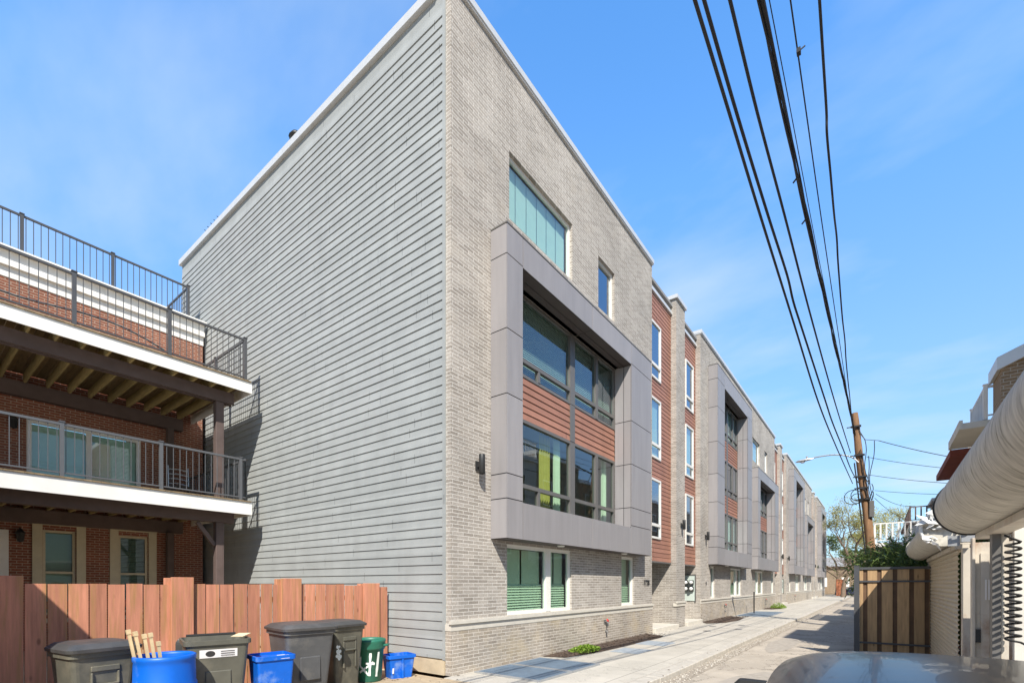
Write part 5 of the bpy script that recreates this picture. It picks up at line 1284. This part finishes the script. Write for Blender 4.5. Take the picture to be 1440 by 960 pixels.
# ------------------------------------------------------------------ trees and the far end of the alley
def tree(name, label, x, y, h, spread, seed, leafmat, nleaf, leafsize, trunk_r=.22, first=.3, z0=-.1, levels=4, bare=0.0):
    rnd = random.Random(seed); state = random.getstate(); random.seed(seed)
    t = thing(name, label, 'tree', (x, y, z0), 'trees at the end of the alley')
    q = MB(); tips = []
    def grow(p, d, L, r, lev):
        n = 4; pts = [p]; rs = [r]
        for k in range(n):
            d = (d + Vector((rnd.gauss(0, .13), rnd.gauss(0, .13), rnd.gauss(.04, .06)))).normalized(); pts.append(pts[-1] + d * L / n); rs.append(r * (1 - .4 * (k + 1) / n))
        q.tube(pts, rs, 7 if lev < 2 else 4, caps=False)
        if lev >= levels: tips.append(pts[-1]); tips.append(pts[2]); return
        if lev >= levels - 1: tips.append(pts[-1])
        for k in range(rnd.choice((2, 3, 3)) + (1 if lev == 0 else 0)):
            a = rnd.uniform(0, 6.28); tilt = rnd.uniform(.35, .95)
            o_ = d.orthogonal().normalized(); o_.rotate(Matrix.Rotation(a, 3, d))
            nd = (d * math.cos(tilt) + o_ * math.sin(tilt) * spread).normalized()
            grow(pts[-1] if k < 2 else pts[3], nd, L * rnd.uniform(.6, .82), r * .58, lev + 1)
    grow(Vector((x, y, z0)), Vector((0, 0, 1)), h * first, trunk_r, 0)
    q.build('trunk', M['bark'], t)
    f = MB(); 
    for k in range(nleaf):
        p = rnd.choice(tips) + Vector((rnd.gauss(0, .38), rnd.gauss(0, .38), rnd.gauss(0, .3)))
        s = leafsize * rnd.uniform(.6, 1.4); u = Vector((rnd.gauss(0, 1), rnd.gauss(0, 1), rnd.gauss(0, 1))).normalized() * s
        w_ = u.cross(Vector((rnd.gauss(0, 1), rnd.gauss(0, 1), rnd.gauss(0, 1)))).normalized() * s * .55
        f.add([p - u, p - w_, p + u, p + w_], [(0, 1, 2, 3)])
    f.build('crown', M[leafmat], t, recalc=False)
    random.setstate(state)
tree('spring_tree', 'tree in sparse yellow green spring leaf directly beyond the end of the grey building', -3.7, 77, 12.5, .95, 3, 'springleaf', 7500, .075, .3, first=.36, levels=5)
tree('spring_tree', 'second yellow green tree partly behind the utility pole', -.9, 86, 13, .9, 8, 'springleaf', 6500, .08, .28, first=.36, levels=5)
tree('bare_tree', 'nearly bare tree with fine dark twigs behind the utility pole', .6, 58, 9.5, 1.0, 12, 'deepleaf', 400, .06, .2, first=.26, levels=5)
tree('street_tree', 'mid green tree with a thick trunk across the street at the end of the alley', -5.6, 98, 13, 1.1, 21, 'deepleaf', 9000, .14, .3)
tree('street_tree', 'mid green tree behind the far parked car', .2, 100, 12, 1.1, 23, 'deepleaf', 9000, .14, .3)
tree('street_tree', 'mid green tree at the right of the far street', 5.5, 97, 12, 1.1, 27, 'deepleaf', 9000, .14, .3)
q = MB(); q.box(-4.9, -3.75, 85, 85.4, -.1, 2.3); q.box(-4.95, -3.7, 84.95, 85.45, 2.3, 2.4); tag(q.build('brick_pillar', M['orangebrick'], origin=(-4.3, 85.2, -.1)), 'orange brick garden pillar just past the end of the grey building', 'pillar')
t = thing('far_house', 'low brown brick house across the street closing the end of the alley', 'house', (-3, 112, -.1))
q = MB(); q.box(-22, 16, 110, 118, -.1, 5.0); q.build('wall', M['brownbrick'], t)
for y in (): pass
q = MB(); q.prism([(109.5, 5.0), (118.5, 5.0), (114, 7)], 'x', -22.5, 16.5); q.build('roof', M['roofgrey'], t)
for x in (-9, -5.5, -2, 1.5):
    for z in (1.2,): q = MB(); q.box(x, x + 1.2, 109.93, 109.99, z, z + 1.8); q.build('window', M['white'], t)
# ------------------------------------------------------------------ cars
def car(name, label, loc, rotz, paint, group=None):
    """hatchback, nose towards +y, about 4.2 m long; built as one lofted shell with glass, wheels, lamps and mirrors"""
    t = thing(name, label, 'car', loc, group); t.rotation_euler = (0, 0, rotz)
    secs = [  # y, half width at sill, at belt, at roof, sill z, belt z, roof z
        (-2.08, .62, .66, .50, .42, .80, .84), (-2.0, .76, .78, .56, .30, .86, .98), (-1.86, .82, .83, .58, .24, .90, 1.18), (-1.62, .84, .855, .59, .22, .91, 1.37), (-1.3, .85, .865, .60, .21, .91, 1.435),
        (-.8, .85, .87, .66, .20, .91, 1.465), (-.3, .85, .87, .67, .20, .91, 1.475), (.1, .85, .87, .66, .20, .91, 1.46), (.36, .85, .87, .585, .20, .91, 1.40), (.6, .85, .868, .60, .20, .91, 1.28),
        (.95, .85, .865, .66, .20, .91, 1.07), (1.2, .85, .86, .72, .20, .905, .965), (1.55, .84, .84, .70, .21, .86, .915), (1.85, .80, .80, .66, .24, .79, .845), (2.05, .70, .72, .56, .30, .66, .74), (2.14, .56, .58, .46, .38, .52, .58)]
    b = MB(); rings = []
    for y, ws, wb, wr, zs, zb, zr in secs:
        half = [(0, zs), (ws * .8, zs), (ws, zs + .1), (wb, (zs + zb) / 2), (wb * .99, zb), (wr + (wb - wr) * .42, zb + (zr - zb) * .6), (wr + .02, zr - (zr - zb) * .12), (wr * .86, zr - .012), (wr * .45, zr + .012), (0, zr + .016)]
        ring = [(x, y, z) for x, z in half] + [(-x, y, z) for x, z in half[-2:0:-1]]
        rings.append(ring)
    n = len(rings[0]); v = [p for r_ in rings for p in r_]; f = []; mi = []
    faces_body, faces_glass = [], []
    for i in range(len(rings) - 1):
        ym = (secs[i][0] + secs[i + 1][0]) / 2
        for k in range(n):
            fc = (i * n + k, i * n + (k + 1) % n, (i + 1) * n + (k + 1) % n, (i + 1) * n + k)
            kk = k if k < 9 else 17 - k
            side_glass = kk in (4, 5) and -1.5 < ym < .75 and not (-.4 < ym < -.25)
            wind = kk in (7, 8) and .36 < ym < 1.1; rear = kk in (7, 8) and -1.95 < ym < -1.6
            (faces_glass if (side_glass or wind or rear) else faces_body).append(fc)
    def sub(faces, nm, mat, par, smooth_=True, levels=2, shift=0.0):
        me = bpy.data.meshes.new(nm); used = sorted({i for f_ in faces for i in f_}); mp_ = {u: i for i, u in enumerate(used)}
        me.from_pydata([v[u] for u in used], [], [[mp_[i] for i in f_] for f_ in faces]); me.materials.append(M[mat])
        bm = bmesh.new(); bm.from_mesh(me); bmesh.ops.recalc_face_normals(bm, faces=bm.faces[:]); bm.to_mesh(me); bm.free()
        me.polygons.foreach_set('use_smooth', [True] * len(me.polygons))
        o = bpy.data.objects.new(nm, me); col.objects.link(o); o.parent = par
        s_ = o.modifiers.new('smooth', 'SUBSURF'); s_.levels = s_.render_levels = levels
        return o
    caps = [tuple(range(n))[::-1], tuple(range((len(rings) - 1) * n, len(rings) * n))]
    bo = sub(faces_body + caps, 'body', paint, t)
    sub(faces_glass, 'window', 'carglass', t)
    for sx in (-1, 1):
        m_ = MB(); loft(m_, [rrect(sx * .98, .62, .10, .05, .93, .03), rrect(sx * .99, .62, .13, .075, .98, .04), rrect(sx * .99, .62, .13, .08, 1.06, .04), rrect(sx * .98, .62, .09, .05, 1.12, .03)]); m_.bar((sx * .84, .64, .95), (sx * .93, .64, .98), .05)
        m_.build('wing_mirror', M['rubber'], t, origin=(0, 0, 0))
        for y in (-1.32, 1.32):
            w_ = MB(); w_.lathe([(.2, -.09), (.29, -.1), (.31, -.06), (.31, .06), (.29, .1), (.2, .09)], (0, 0), 28); w_.xform(Matrix.Translation((sx * .79, y, .31)) @ Matrix.Rotation(rad(90), 4, 'Y'))
            wo = w_.build('wheel', M['rubber'], t, origin=(0, 0, 0))
            w_ = MB(); w_.lathe([(0, -.085), (.06, -.09), (.08, -.06), (.2, -.075), (.2, .075), (.08, .06), (.06, .09), (0, .085)], (0, 0), 10, smooth=False); w_.xform(Matrix.Translation((sx * .795, y, .31)) @ Matrix.Rotation(rad(90), 4, 'Y')); w_.build('rim', M['alloy'], wo, origin=(0, 0, 0))
        h = MB(); h.bbox(sx * .62 - .14, sx * .62 + .14, 1.86, 2.03, .60, .70, .03); h.build('headlight', M['clearlens'], t, origin=(0, 0, 0))
        h = MB(); h.bbox(sx * .7 - .08, sx * .7 + .08, -2.06, -1.94, .72, .90, .02); h.build('tail_light', M['lens'], t, origin=(0, 0, 0))
    b = MB(); b.bbox(-.6, .6, -2.14, -2.0, .34, .48, .03); b.bbox(-.5, .5, 2.08, 2.18, .34, .46, .03); b.build('bumper', M['rubber'], t, origin=(0, 0, 0))
    return t
cr_ = car('parked_car', 'warm grey car in the foreground showing only its glossy roof', (.32, 3.3, -.11), 0, 'carpaint')
cr_.scale = (1.08, 1.0, .982)
car('parked_car', 'small dark blue car parked across the far end of the alley', (-3.0, 88, -.11), rad(90), 'carblue')
